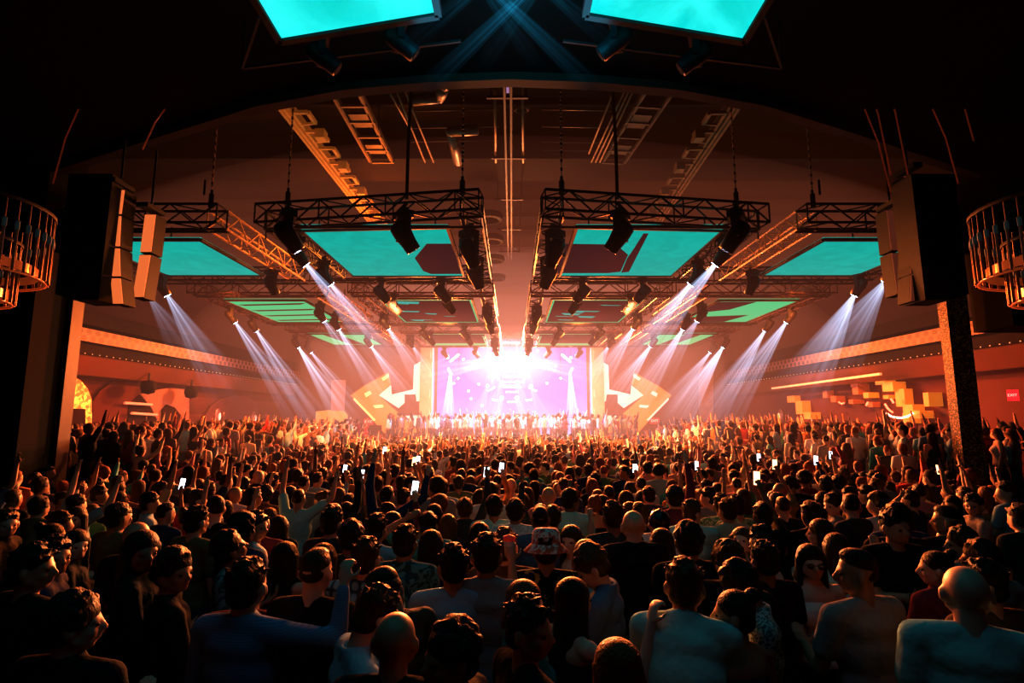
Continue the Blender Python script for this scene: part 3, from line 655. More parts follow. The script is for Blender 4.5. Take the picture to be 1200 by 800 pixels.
for k, (x, y, s) in enumerate(((255,488,-1),(297,490,-1),(915,488,1),(866,490,1))):
    X = s*13.85; p = atx(x, y, X); r = empty('wall_sconce', p); tag(r, 'oval wall sconce with a small glowing bulb, %s' % ('left wall, nearer one','left wall, farther one','right wall, nearer one','right wall, farther one')[k], 'wall lamp', 'oval sconces')
    mb = MB(); mb.ell((0,0,0),(.06,.3,.4),seg=16,ring=10); mb.build('back_plate', mat('sc%d'%k,(.35,.14,.08),.4,metal=.5), r, smooth=True); mb = MB(); mb.ell((-s*.1,0,0),(.05,.07,.18)); mb.build('bulb', M['exitletters'], r, smooth=True)

# right wall: amber boxes and neon
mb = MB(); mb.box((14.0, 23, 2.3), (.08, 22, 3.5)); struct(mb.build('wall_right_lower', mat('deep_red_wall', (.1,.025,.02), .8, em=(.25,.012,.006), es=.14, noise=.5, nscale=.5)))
Rb = [((927,464,936,471),0),((938,470,947,485),0),((949,483,958,491),0),((969,458,975,466),1),((980,464,987,471),1),((1007,450,1015,462),1),((1002,444,1014,453),1),((1019,460,1026,466),0),((1003,468,1009,473),1),((1023,471,1029,477),1),((1033,444,1045,450),0),((1043,448,1057,458),0),((1055,456,1068,476),0),((1066,474,1079,484),0),((1078,481,1089,490),0),((1041,463,1048,467),0),((1066,484,1075,496),0),((1092,460,1100,476),0)]
for k, (q, dim) in enumerate(Rb):
    a = atx(q[0], q[1], 13.8); b = atx(q[2], q[3], 13.8); wy = abs(a.y-b.y); h = abs(a.z-b.z)
    mb = MB(); mb.box((0,0,0),(.3+.1*(k%3),wy,h)); o = mb.build('wall_box', M['amber_dim'] if dim else M['amber'], loc=(13.75, (a.y+b.y)/2, (a.z+b.z)/2))
    pos = ('farthest left of the upper group','tall one second from the far end','small one at crowd height by the far end','small one under the soffit','dull one left of the middle','hanging tall one under the soffit','wide one touching the soffit','bright small one in the middle','dull low one in the middle','dull low one beside the neon','flat one under the soffit edge','wide one stepping down','biggest square one','first step below the biggest square','second step below the biggest square','small one left of the biggest square','lowest one over the heads','one beside the glitter column')[k]
    tag(o, ('dim brown' if dim else 'glowing amber')+' box on the right wall, '+pos, 'wall box', 'boxes on the right wall')
def neon(pxs, m, label):
    pts = [atx(x, y, 13.4) for x, y in pxs]; mb = MB(); mb.tube([p-pts[0] for p in pts], .035, 6); tag(mb.build('neon_tube', m, smooth=True, loc=pts[0]), label, 'neon tube', 'neon tubes')
neon([(1039,484),(1043,487),(1049,489),(1056,489.5),(1063,488),(1070,484)], M['neonw'], 'long curved white neon arc on the right wall')
neon([(1037,473),(1040,478),(1043,481),(1046,483)], M['neon'], 'short curved red neon stroke above the long arc')
neon([(1044,467),(1046,470),(1047,472)], M['neon'], 'tiny red neon stroke beside the biggest amber box')
neon([(1017,471),(1015,475)], M['neon'], 'tiny slanted red neon stroke in the middle of the right wall')
neon([(983,471),(986,473),(989,472)], M['neon'], 'faint red neon stroke farthest along the right wall')
a = atx(905, 455, 13.0); b = atx(1032, 438, 13.0); mb = MB(); mb.bar((0,0,0), b-a, .06, 4); tag(mb.build('light_bar', mat('barr', (.8,.4,.2), .5, em=(1,.4,.2), es=.9), loc=a), 'long glowing orange light bar under the right balcony', 'light bar')

# exit and restroom signs
def text(body, size, m, parent, loc, rot, ext=.004):
    cu = bpy.data.curves.new('lettering', 'FONT'); cu.body = body; cu.size = size; cu.align_x = 'CENTER'; cu.align_y = 'CENTER'; cu.extrude = ext
    cu.materials.append(m); t = bpy.data.objects.new('lettering', cu); C.objects.link(t); dg = bpy.context.evaluated_depsgraph_get(); me = bpy.data.meshes.new_from_object(t.evaluated_get(dg)); bpy.data.objects.remove(t)
    o = bpy.data.objects.new('lettering', me); C.objects.link(o); o.parent = parent; o.location = loc; o.rotation_euler = rot; return o
def sign(p, w, h, body, mb_, ml, rotz, label, cat, size):
    r = empty('exit_sign' if body == 'EXIT' else 'restroom_sign', p, (0,0,rotz)); tag(r, label, cat, 'exit signs' if body == 'EXIT' else 'restroom signs')
    mb = MB(); mb.box((0,0,0),(w,.06,h)); mb.build('sign_panel', mb_, r); text(body, size, ml, r, (0,-.04,0), (R(90),0,0))
sign(aty(432,494,33.8), .55, .32, 'EXIT', M['signred'], M['exitletters'], 0, 'red exit sign on the back wall left of the stage', 'exit sign', .22)
sign(aty(767,493,33.8), .55, .32, 'EXIT', M['signred'], M['exitletters'], 0, 'red exit sign on the back wall right of the stage', 'exit sign', .22)
sign(atx(1187,463,13.6), .24, .3, 'EXIT', M['signred'], M['exitletters'], R(60)*-1, 'red exit sign at the right edge beyond the glitter column', 'exit sign', .1)
M['signdark'] = mat('sign_backing', (.05,.02,.015), .6)
sign(aty(357,502,33.8), 1.1, .2, 'RESTROOMS >', M['signdark'], M['signwhite'], 0, 'white lettered restroom sign with arrow, back wall at left', 'restroom sign', .17)
sign(aty(813,502,33.8), 1.1, .2, '< RESTROOMS', M['signdark'], M['signwhite'], 0, 'white lettered restroom sign with arrow, back wall at right', 'restroom sign', .17)

# ------------------------------------------------------------------ back wall and stage
def flat(name, pxs, Y, m, label, cat, d=.08, parent=None, group=None, mirror=False):
    pts = [aty(1198-x if mirror else x, y, Y) for x, y in pxs]; mb = MB(); mb.prism(pts, (0,d,0)); o = mb.build(name, m, parent)
    if parent is None: tag(o, label, cat, group)
    return o
W1 = [(444,463),(458,451),(459,462),(484,456),(485,428),(498,420),(499,470),(488,470),(487,462),(474,462),(474,472),(467,478)]
W2 = [(475,487),(499,486),(499,507),(492,506)]
OR = [(455,436),(428,451),(411,463),(450,507),(492,507),(444,463),(458,450)]
for mir, w in ((False,'left'),(True,'right')):
    r = empty('arrow_screen', (0,33.6,0)); tag(r, 'big led wall panel with a pale arrow pointing %s beside the stage' % w, 'led panel', 'arrow led panels')
    for nm, q, m, Y in (('arrow_display', W1, M['white_led'], 33.4), ('arrow_display', W2, M['white_led'], 33.4), ('orange_chevron', OR, M['orange_led'], 33.5)):
        pts = [aty(1198-x if mir else x, y, Y)-V((0,33.6,0)) for x, y in q]; mb = MB(); mb.prism(pts, (0,.06,0)); mb.build(nm, m, r)
    for q in ([(447,443),(455,438),(456,441),(449,446)], [(427,461),(433,458),(435,461),(429,465)], [(415,466),(440,492),(438,493),(414,468)], [(437,475),(448,474),(449,477),(440,478)]):
        pts = [aty(1198-x if mir else x, y, 33.38)-V((0,33.6,0)) for x, y in q]; mb = MB(); mb.prism(pts, (0,.05,0)); mb.build('light_tile', M['orange_hot'] if not mir else M['white_led'], r)
flat('mural', [(369,507),(370,482),(388,480),(402,480),(407,486),(407,507)], 33.6, M['gold'], 'gold lit mural at the back left with dark rounded shapes', 'mural')
flat('dark_screen', [(388,445),(405,445),(403,481),(388,481)], 33.5, mat('lilac_panel', (.3,.16,.16), .6, em=(.5,.2,.2), es=.25), 'dull lilac upright panel above the gold mural', 'panel')
flat('wall_cabinet', [(280,507),(280,466),(368,469),(368,507)], 33.0, mat('dark_brown_panel', (.1,.04,.03), .8), 'wide dark brown booth wall at the back left', 'booth wall')
flat('wall_cabinet', [(838,507),(838,468),(905,466),(905,507)], 33.0, mat('dark_brown_panel2', (.08,.03,.025), .8), 'wide dark brown booth wall at the back right', 'booth wall')
flat('stone_pier', [(822,507),(822,430),(836,428),(836,507)], 33.0, M['stone'], 'tall rough stone pier at the back right', 'pier', d=.5)
flat('wall_opening', [(412,507),(412,498),(447,498),(447,507)], 33.3, M['hole'], 'dark doorway under the left exit sign', 'doorway')
# stage
sd = 1.05
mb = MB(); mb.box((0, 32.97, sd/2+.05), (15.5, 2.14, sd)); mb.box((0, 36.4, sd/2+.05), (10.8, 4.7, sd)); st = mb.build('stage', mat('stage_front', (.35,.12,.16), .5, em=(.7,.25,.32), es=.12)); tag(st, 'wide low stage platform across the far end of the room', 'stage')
mb = MB(); mb.bar((-7.7,31.88,sd+.05),(7.7,31.88,sd+.05),.04,6); mb.build('edge_strip', mat('edge_strip', (.9,.8,.8), .4, em=(1,.75,.75), es=2), st)
# proscenium piers
for s, w in ((-1,'left'),(1,'right')):
    mb = MB(); mb.box((0,0,4.2),(.75,.5,6.1))
    for k in range(5): mb.box((0,-.3,1.7+k*1.2),(.5,.12,.5))
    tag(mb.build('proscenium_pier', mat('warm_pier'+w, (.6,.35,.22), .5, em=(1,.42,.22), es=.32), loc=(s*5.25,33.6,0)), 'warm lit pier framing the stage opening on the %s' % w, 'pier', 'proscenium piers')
# led backdrop with gradient lavender / cyan
m = mat('backdrop_led', (.02,.02,.03), .8, spec=0); n_, l_, b_ = nodes(m); tc = n_.new('ShaderNodeTexCoord'); sp = n_.new('ShaderNodeSeparateXYZ'); l_.new(tc.outputs['Object'], sp.inputs[0])
nt = n_.new('ShaderNodeTexNoise'); nt.inputs['Scale'].default_value = .35; nt.inputs['Distortion'].default_value = 1.2; l_.new(tc.outputs['Object'], nt.inputs['Vector'])
ad = n_.new('ShaderNodeMath'); ad.operation = 'MULTIPLY_ADD'; ad.inputs[1].default_value = 3.; l_.new(nt.outputs['Fac'], ad.inputs[0]); l_.new(sp.outputs[2], ad.inputs[2])
mr = n_.new('ShaderNodeMapRange'); mr.inputs[1].default_value = 1.5; mr.inputs[2].default_value = 8.5; l_.new(ad.outputs[0], mr.inputs[0])
cr = n_.new('ShaderNodeValToRGB'); e = cr.color_ramp.elements; e[0].color = (.15,.6,.8,1); e[1].color = (.12,.14,.75,1); e[1].position = .95; q = e.new(.35); q.color = (.06,.35,1,1); q = e.new(.6); q.color = (.12,.13,.9,1)
l_.new(mr.outputs[0], cr.inputs[0]); l_.new(cr.outputs[0], b_.inputs['Emission Color']); b_.inputs['Emission Strength'].default_value = 1.15
mb = MB(); mb.box((0, 38.8, 4.4), (10.6, .1, 6.8)); tag(mb.build('stage_screen', m), 'huge lavender and cyan video wall at the back of the stage', 'video wall')
mb = MB(); mb.box((-5.6,36.6,4),(.2,4.6,8)); mb.box((5.6,36.6,4),(.2,4.6,8)); mb.box((0,36.6,7.75),(11.4,4.6,.2)); struct(mb.build('wall_stage', mat('stage_wing', (.2,.14,.25), .8)))
# DJ riser with stacked glowing bars
r = empty('dj_booth', (0,36,sd+.06)); tag(r, 'raised performance booth at stage centre with glowing bars', 'booth')
mb = MB(); mb.prism([V((-1.6,0,0)),V((1.6,0,0)),V((1.2,0,.95)),V((-1.2,0,.95))],(0,.9,0)); mb.build('booth_front', mat('booth', (.3,.3,.4), .5, em=(.5,.6,.9), es=.3), r)
mb = MB(); mb.box((0,-.02,.5),(1.9,.06,.08)); mb.box((0,-.02,.75),(1.6,.06,.05)); mb.build('light_bar', mat('boothbar', (.8,.8,1), .5, em=(.8,.85,1), es=4), r)
r = empty('hanging_light_rig', (0,36,4.6)); tag(r, 'stacked hexagonal rig of white light bars hanging over the stage centre', 'light rig')
for k, (w_, z) in enumerate(((1.5,0),(2.0,.35),(1.6,.7),(1.1,-.3))):
    mb = MB(); mb.box((0,0,z),(w_*.8,.3,.12)); mb.build('rig_shelf', mat('rigs%d'%k,(.35,.2,.28),.5,em=(.6,.3,.4),es=.3), r)
for (x0,z0,x1,z1) in ((-.5,.12,.5,.12),(-.3,-.95,.3,-.95),(-1.6,-.25,-1.1,.0),(1.6,-.25,1.1,.0),(-1.3,-.8,-.9,-.85),(1.3,-.8,.9,-.85)):
    mb = MB(); mb.bar((x0,-.25,z0),(x1,-.25,z1),.05,6); mb.build('light_bar', mat('wb', (1,1,1), .5, em=(.9,.9,1), es=7), r)
mb = MB(); mb.bar((-.6,0,.7),(-.6,0,3),.02,4); mb.bar((.6,0,.7),(.6,0,3),.02,4); mb.build('hanger', M['rig'], r)
# stage lamps facing out
M['hot'] = mat('hot_lens', (1,1,1), .3, em=(1.,.86,.68), es=150, sample=False)
M['coolhot'] = mat('cool_lens', (1,1,1), .3, em=(.55,.8,1.), es=14, sample=False)
SL = [((578,423),.3,1,.9),((571.5,452),.09,.9,.5),((588,448),.13,1,.6),((588,466),.12,.8,.4),((551,431),.09,.6,.5),((537,443),.05,.4,.3),((525,419),.07,.6,.35)]
for k, ((x, y), rr, hot, g) in enumerate(SL):
    for s, w in ((-1,'left'),(1,'right')):
        px = x if s < 0 else 1194-x
        p = aty(px, y, 33.0+.3*(k%3)); r = empty('spotlight', p); nm = ('brightest one','small outer low one','upper centre one','centre one','upper outer one','tiny outer one','one by the corner bars')[k]
        tag(r, 'warm white stage spotlight on the %s half, %s' % (w, nm), 'stage light', 'warm stage spotlights')
        mb = MB(); mb.lathe([(.001,.3),(rr,.25),(rr*1.15,0)], n=14, mtx=Matrix.Rotation(R(-90),3,'X')); mb.build('housing', M['fixture'], r, smooth=True)
        mb = MB(); mb.ell((0,-.02,0),(rr,.05,rr)); mb.build('lens', M['hot'], r, smooth=True)
        mb = MB(); mb.bar((0,.1,0),(0,.1,8-p.z if p.z < 7.6 else .3),.015,4); mb.build('hanger', M['rig'], r)
        dx = s*(-1 if k in (0,) else 1)
        e = p+V((s*(2.2 if k in (4,5,6) else (-.2 if k==0 else .9)), -3.5, -3.6 if k not in (4,5,6) else -1.4))
        beam(p, e, 1.0 if k < 4 else .4, M['beam_warm'], g*.8, 'warm beam from stage spotlight, %s half, %s' % (w, nm), 'warm stage beams', r0=rr*.8)
        if k == 0: beam(p+V((0,.05,0)), p+V((-s*-5.0,-2.5,-1.2)), .8, M['beam_warm'], .9, 'wide warm beam sweeping out from the brightest %s spotlight' % w, 'warm stage beams', r0=.2)
random.seed(11)
cool = [(543,421),(556,411),(532,449),(549,458),(561,450),(552,467),(565,475),(584,444),(630,411),(651,429),(641,449)]
for k, (x, y) in enumerate(cool):
    p = aty(x, y, 34.5); mb = MB(); mb.ell((0,0,0), .07, seg=8, ring=6); tag(mb.build('pin_light', M['coolhot'], smooth=True, loc=p), 'small cool white pin light above the stage', 'stage light', 'cool pin lights over the stage')
def barl(p, q, lab):
    a = aty(*p, 33.8); b = aty(*q, 33.8); mb = MB(); mb.bar((0,0,0), b-a, .06, 6); tag(mb.build('led_bar', M['coolhot'], loc=a), lab, 'led bar', 'led bars round the stage opening')
for mir, w in ((0,'left'),(1,'right')):
    f = lambda p: (1196-p[0], p[1]) if mir else p
    barl(f((527,424)), f((538,415)), 'slanted cool led bar at the upper %s corner of the stage' % w)
    barl(f((525,431)), f((529,439)), 'short cool led bar below the upper %s corner of the stage' % w)
    barl(f((587,401.5)), f((597,401.5)), 'level cool led bar at the top middle of the stage, %s piece' % w)
    a = aty(*f((528,436)), 33.6); b = aty(*f((524,505)), 33.0); beam(a, b, .55, M['beam_deep'], 8, 'upright blue beam at the %s side of the stage' % w, 'blue side beams')
# ------------------------------------------------------------------ people
def bake(me, mods, name):
    o = bpy.data.objects.new('tmp', me); C.objects.link(o)
    for kind, at in mods:
        md = o.modifiers.new(kind, kind)
        for k, v in at.items(): setattr(md, k, v)
    dg = bpy.context.evaluated_depsgraph_get(); out = bpy.data.meshes.new_from_object(o.evaluated_get(dg)); out.name = name
    bpy.data.objects.remove(o); bpy.data.meshes.remove(me); return out
def remesh(mb, voxel, smooth, target, name):
    mods = [('REMESH', dict(mode='VOXEL', voxel_size=voxel, adaptivity=0))]
    if smooth: mods.append(('SMOOTH', dict(factor=.5, iterations=smooth)))
    out = bake(mb.mesh(name), mods, name); n = len(out.polygons)*2
    if target and n > target: out = bake(out, [('DECIMATE', dict(ratio=target/n))], name)
    out.polygons.foreach_set('use_smooth', [True]*len(out.polygons)); out.update(); return out

POSES = {  # arm -> (upper dir, fore dir, hand curl, finger plane hint)
 'down':   ((.16,.02,-1), (.02,.3,-1), .35),
 'front':  ((.12,.25,-.95), (-.45,.85,.12), .5),
 'low':    ((.2,.15,-.95), (-.1,.8,.55), .6),
 'up':     ((.3,.3,.92), (-.06,.16,1), .12),
 'wide':   ((.75,.3,.55), (.1,.25,1), .15),
 'phone':  ((.12,.8,.38), (-.28,.22,.95), .75),
 'head':   ((.85,.2,.4), (-.86,-.12,.5), .5),
 'fist':   ((.42,.45,-.2), (-.05,.3,1), 1.0),
 'point':  ((.2,.9,.1), (.0,.95,.3), .3),
 'cross':  ((.1,.35,-.9), (-.9,.42,.12), .4),
}
def hand(mb, wrist, d, side, curl, th=1.):
    d = V(d).normalized(); n = V((0,1,0)) if abs(d.y) < .8 else V((0,0,1)); a = d.cross(n).normalized(); n = a.cross(d).normalized()
    m = Matrix((a, d, n)).transposed()
    mb.ell(wrist+d*.052, (.041,.05,.017), mtx=m, seg=12, ring=8)
    for k, (off, L) in enumerate(((-.03,.066),(-.0105,.078),(.0105,.073),(.03,.058))):
        p = wrist+d*.09+a*off*1.0; q = p; ang = 0
        for j, f in enumerate((.45,.32,.23)):
            ang += curl*(.9 if j else .6); dd = (d*math.cos(ang)+n*math.sin(ang)+a*off*1.6*(1-curl)).normalized(); q2 = q+dd*L*f*1.05
            mb.cap(q, q2, .0095-.0008*j, .0092-.0008*j, 8); q = q2
    s = -side; p = wrist+d*.03+a*s*.03; q = p+(d*.6+a*s*.8+n*.25).normalized()*.042; mb.cap(p, q, .012, .0105, 8); mb.cap(q, q+(d*.95+a*s*.15+n*.35*(1+curl)).normalized()*.032, .0105, .009, 8)

def skeleton(pose):
    L, Rr, hyaw, hpitch, bend, female = pose
    J = {}
    B = Matrix.Rotation(-bend, 4, 'X'); hip = V((0,0,.95))
    up = lambda p: hip+(B.to_3x3() @ (V(p)-hip))
    sw = .165 if female else .195
    J['up'] = up; J['B'] = B.to_3x3(); J['sw'] = sw
    for s, a, key in ((-1, L, 'L'), (1, Rr, 'R')):
        u, f, c = POSES[a]; lift = max(0, u[2])*.06
        sh = up((s*sw*(1-.12*(u[2]>0)), 0, 1.42+lift)); ud = V((s*u[0],u[1],u[2])).normalized(); fd = V((s*f[0],f[1],f[2])).normalized()
        if bend > .3: ud = V((s*.15,.35,-1)).normalized(); fd = V((-s*.2,.8,-.5)).normalized()
        el = sh+ud*.285; wr = el+fd*.25; J[key] = (sh, el, wr, fd, c, s)
    neck = up((0,-.005,1.47)); J['neck'] = neck
    H = Matrix.Translation(up((0,.005,1.5))) @ Matrix.Rotation(-bend*.6, 4, 'X') @ Matrix.Rotation(hyaw, 4, 'Z') @ Matrix.Rotation(hpitch, 4, 'X') @ Matrix.Translation((0,.012,.115)); J['H'] = H
    J['legs'] = [((s*.095,0,.92),(s*.11,.02,.5),(s*.115,-.02,.09),s) for s in (-1,1)]
    return J
def build_body(J, detail, female):
    mb = MB(); up = J['up']; B = J['B']; H = J['H']; H3 = H.to_3x3(); hp = lambda p: H @ V(p)
    sw = J['sw']; g = .9 if female else 1.
    for c, r in (((0,0,.95),(.165,.115,.12)),((0,.0,1.08),(.14*g,.1,.14)),((0,.005,1.25),(.165*g,.115,.16)),((0,-.005,1.37),(.17*g,.1,.1)),((0,-.01,1.43),(.13*g,.07,.06))):
        mb.ell(up(c), r, mtx=B, seg=18, ring=12)
    if female:
        for s in (-1,1): mb.ell(up((s*.07,.09,1.26)), (.065,.055,.065), mtx=B)
    mb.cap(up((0,-.01,1.43)), hp((0,-.02,-.06)), .058*g, .055*g, 14)
    for s in (-1,1): mb.cap(up((s*.03,-.02,1.465)), up((s*(sw-.03),-.01,1.42)), .038, .045, 12)
    for key in 'LR':
        sh, el, wr, fd, c, s = J[key]
        mb.ell(sh, .06*g, seg=12, ring=8); mb.cap(sh, el, .05*g, .038*g, 12); mb.cap(el, el+(wr-el)*.4, .04*g, .038*g, 12); mb.cap(el+(wr-el)*.4, wr, .038*g, .025, 12)
        hand(mb, wr, fd, s, c)
    for hpn, kn, an, s in J['legs']:
        mb.cap(hpn, kn, .088, .056, 12); mb.cap(kn, V(kn)+(V(an)-V(kn))*.35, .056, .056, 12); mb.cap(V(kn)+(V(an)-V(kn))*.35, an, .055, .036, 12); mb.cap((an[0],an[1]-.02,.045),(an[0]*1.1,an[1]+.15,.035), .04, .03, 10)
    # head: face towards +Y
    hp = lambda p: H @ V((p[0]*1.04, p[1], p[2]*.93))
    mb.ell(hp((0,-.012,.03)), (.079,.094,.084), mtx=H3, seg=20, ring=14)
    mb.ell(hp((0,.018,-.02)), (.064,.07,.088), mtx=H3, seg=20, ring=14)
    mb.ell(hp((0,.04,-.085)), (.036,.034,.026), mtx=H3)
    for s in (-1,1):
        mb.cap(hp((s*.055,.0,-.055)), hp((s*.02,.055,-.085)), .022, .02, 8)
        mb.ell(hp((s*.083,-.012,-.010)), (.013,.021,.034), mtx=H3, seg=10, ring=8)
        mb.ell(hp((s*.036,.055,-.03)), (.024,.026,.022), mtx=H3)
        mb.cap(hp((s*.014,.083,.018)), hp((s*.05,.068,.016)), .009, .008, 6)
    mb.cap(hp((0,.082,.012)), hp((0,.104,-.026)), .009, .0135, 8); mb.ell(hp((0,.092,-.03)), (.018,.014,.010), mtx=H3)
    mb.ell(hp((0,.08,-.055)), (.024,.014,.007), mtx=H3); mb.ell(hp((0,.079,-.066)), (.02,.014,.008), mtx=H3)
    return mb
def build_top(J, kind, female):
    mb = MB(); up = J['up']; B = J['B']; g = .9 if female else 1.; sw = J['sw']; e = .017
    lo = .9 if kind != 'tank' else .98
    for c, r in (((0,0,.98),(.168+e,.118+e,.11)),((0,0,1.08),(.148*g+e,.105+e,.15)),((0,.005,1.25),(.168*g+e,.118+e,.16))):
        mb.ell(up(c), r, mtx=B, seg=18, ring=12)
    if kind != 'tank':
        mb.ell(up((0,-.005,1.37)), (.172*g+e,.1+e,.1), mtx=B, seg=18, ring=12); mb.ell(up((0,-.01,1.425)), (.125*g,.075,.058), mtx=B, seg=18, ring=12)
        for s in (-1,1): mb.cap(up((s*.045,-.02,1.455)), up((s*(sw-.03),-.01,1.43)), .057, .066, 12)
    else:
        mb.ell(up((0,0,1.32)), (.15*g+e,.108+e,.06), mtx=B, seg=18, ring=12)
        for s in (-1,1): mb.bar(up((s*.075,.07,1.34)), up((s*.085,-.01,1.485)), .014, 6); mb.bar(up((s*.075,-.075,1.34)), up((s*.085,-.01,1.485)), .014, 6)
    if female:
        for s in (-1,1): mb.ell(up((s*.07,.095,1.26)), (.072,.062,.07), mtx=B)
    if kind != 'tank':
        for key in 'LR':
            sh, el, wr, fd, c, s = J[key]; mb.ell(sh, .068*g, seg=12, ring=8)
            if kind == 'long': mb.cap(sh, el, .064*g, .053*g, 12); mb.cap(el, el+(wr-el)*.92, .053*g, .036, 12)
            else: mb.cap(sh, sh+(el-sh)*.62, .065*g, .064*g, 12)
    if kind == 'long':
        H = J['neck']; mb.lathe([(.058,-.02),(.07,-.02),(.073,.03),(.064,.045),(.054,.04),(.058,-.02)], c=up((0,-.01,1.475)), n=18, mtx=B)
    return mb
def build_trousers(J):
    mb = MB(); mb.ell((0,0,.93),(.175,.128,.13), seg=18, ring=12)
    for hpn, kn, an, s in J['legs']: mb.cap(hpn, kn, .1, .072, 12); mb.cap(kn, (an[0],an[1],.12), .072, .06, 12)
    return mb
def build_shoe(s, J):
    an = J['legs'][0 if s < 0 else 1][2]; mb = MB(); mb.cap((an[0],an[1]-.03,.05),(an[0]*1.1,an[1]+.16,.042), .052, .042, 10); mb.cap((an[0],an[1]-.02,.05),(an[0],an[1],.13),.045,.05,10); return mb
# hair styles in head space
def hair_mb(style):
    rnd = random.Random(hash_(style)); mb = MB()
    def capm(ex=0, low=-.02):
        mb.ell((0,-.02,.045), (.087+ex,.094+ex,.082+ex), seg=20, ring=14)
        mb.ell((0,-.045,.0+low), (.074+ex,.066+ex,.062), seg=18, ring=10)
    if style == 'short':
        capm(.002)
        for i in range(60):
            a = rnd.uniform(0,6.28); t = rnd.uniform(.0,1.5); x, y = math.sin(t)*math.cos(a), math.sin(t)*math.sin(a); p = V((.084*x, -.018+.09*y, .048+.08*math.cos(t))); mb.cap(p, p+V((.012*x+rnd.uniform(-.012,.012), .012*y+rnd.uniform(-.01,.02), .016)), .0125, .0075, 6)
    elif style == 'fade':
        mb.ell((0,-.018,.05), (.078,.09,.08), seg=20, ring=14); mb.ell((0,-.0,.092),(.062,.075,.04), seg=16, ring=10); mb.ell((0,-.05,.01),(.071,.056,.05))
    elif style == 'curly':
        capm(.008)
        for i in range(90):
            a = rnd.uniform(0,6.28); t = rnd.uniform(0,1.9); x, y, z = math.sin(t)*math.cos(a), math.sin(t)*math.sin(a), math.cos(t)
            if y > .5 and z < .45: continue
            mb.ell((.09*x, -.022+.098*y, .04+.095*z), rnd.uniform(.014,.022), seg=8, ring=6)
    elif style == 'afro':
        for i in range(140):
            a = rnd.uniform(0,6.28); t = rnd.uniform(0,2.1); x, y, z = math.sin(t)*math.cos(a), math.sin(t)*math.sin(a), math.cos(t)
            if y > .45 and z < .35: continue
            mb.ell((.105*x, -.03+.105*y, .045+.11*z), rnd.uniform(.018,.028), seg=8, ring=6)
        mb.ell((0,-.035,.05), (.11,.1,.11))
    elif style in ('long','wavy','bob'):
        capm(.007); L = {'long':.36,'wavy':.32,'bob':.13}[style]
        for i in range(22):
            a = math.pi*(1.0+i/21) ; a = math.pi*(.93+1.14*i/21); x0, y0 = .084*math.cos(a), -.012+.088*math.sin(a)
            pts = []
            for j in range(7):
                f = j/6; wv = (.012*math.sin(f*14+i*1.3) if style == 'wavy' else .003*math.sin(f*6+i))
                pts.append(V((x0*(1+.12*f)+wv, y0*(1+.1*f)-.02*f+wv*.5, .03-L*f)))
            for p, q in zip(pts[:-1], pts[1:]): mb.cap(p, q, .022, .02 if style != 'wavy' else .023, 7)
        mb.ell((0,-.06,-.08),(.075,.045,.13))
        if style != 'bob': mb.ell((0,-.08,-.2),(.085,.03,.14))
    elif style in ('bun','tail'):
        capm(.002)
        if style == 'bun': mb.ell((0,-.1,.11),(.042,.042,.038))
        else:
            pts = [V((0,-.1,.07)),V((0,-.145,.04)),V((0,-.15,-.05)),V((.01,-.14,-.15)),V((0,-.13,-.22))]
            for p, q in zip(pts[:-1], pts[1:]): mb.cap(p, q, .03, .026, 8)
    return mb
def hash_(s): return sum(ord(c)*(i+3) for i, c in enumerate(s))
HAIR = {}
def hair_mesh(style, lod):
    k = (style, lod)
    if k not in HAIR: HAIR[k] = remesh(hair_mb(style), .0085 if lod == 0 else .014, 2 if lod == 0 else 1, (2600, 500, 70)[lod], 'hair')
    return HAIR[k]
TEMPL = {}
KEYS = {  # name: (left arm, right arm, head yaw, head pitch, bend)
 'stand': ('down','down',0,0,0), 'look_right': ('down','front',-.9,0,0), 'look_left': ('front','down',.9,0,0), 'look_down': ('front','front',.3,-.55,.0),
 'right_up': ('down','up',0,.1,0), 'both_up': ('up','wide',0,.1,0), 'phone_both': ('phone','phone',0,.08,0), 'phone_one': ('down','phone',-.2,.05,0),
 'hand_on_head': ('head','down',0,0,0), 'fist': ('down','fist',.15,.05,0), 'point': ('down','point',.4,0,0), 'bent': ('down','down',.1,.1,.42),
 'arms_crossed': ('cross','cross',.2,0,0), 'look_up': ('front','low',.5,.35,0)}
def template(key, female, lod):
    k = (key, female, lod)
    if k in TEMPL: return TEMPL[k]
    L, Rr, hy, hpch, bd = KEYS[key]; J = skeleton((L, Rr, hy, hpch, bd, female))
    T = {'J': J, 'tops': {}, 'key': key, 'female': female, 'lod': lod}
    vox = (.0105, .017, .026)[lod]
    T['body'] = remesh(build_body(J, 0, female), vox, 2, (9000, 2200, 240)[lod], 'person')
    T['trousers'] = remesh(build_trousers(J), .02, 2, (900, 300, 50)[lod], 'trousers')
    if lod == 0: T['shoes'] = [remesh(build_shoe(s, J), .014, 1, 260, 'shoe') for s in (-1,1)]
    TEMPL[k] = T; return T
def top_mesh(T, kind):
    if kind not in T['tops']: T['tops'][kind] = remesh(build_top(T['J'], kind, T['female']), (.013,.018,.03)[T['lod']], (7,5,2)[T['lod']], (3200, 800, 130)[T['lod']], 'top')
    return T['tops'][kind]
eye_me = None
def eyes(T, root):
    global eye_me
    if eye_me is None: mb = MB(); mb.ell((0,0,0),(.0125,.009,.008), seg=10, ring=8); eye_me = mb.mesh('eye', True); eye_me.materials.append(M['eye'])
    for s in (-1,1):
        o = bpy.data.objects.new('eye', eye_me); C.objects.link(o); o.parent = root; o.matrix_local = T['J']['H'] @ Matrix.Translation((s*.033,.076,-.002))
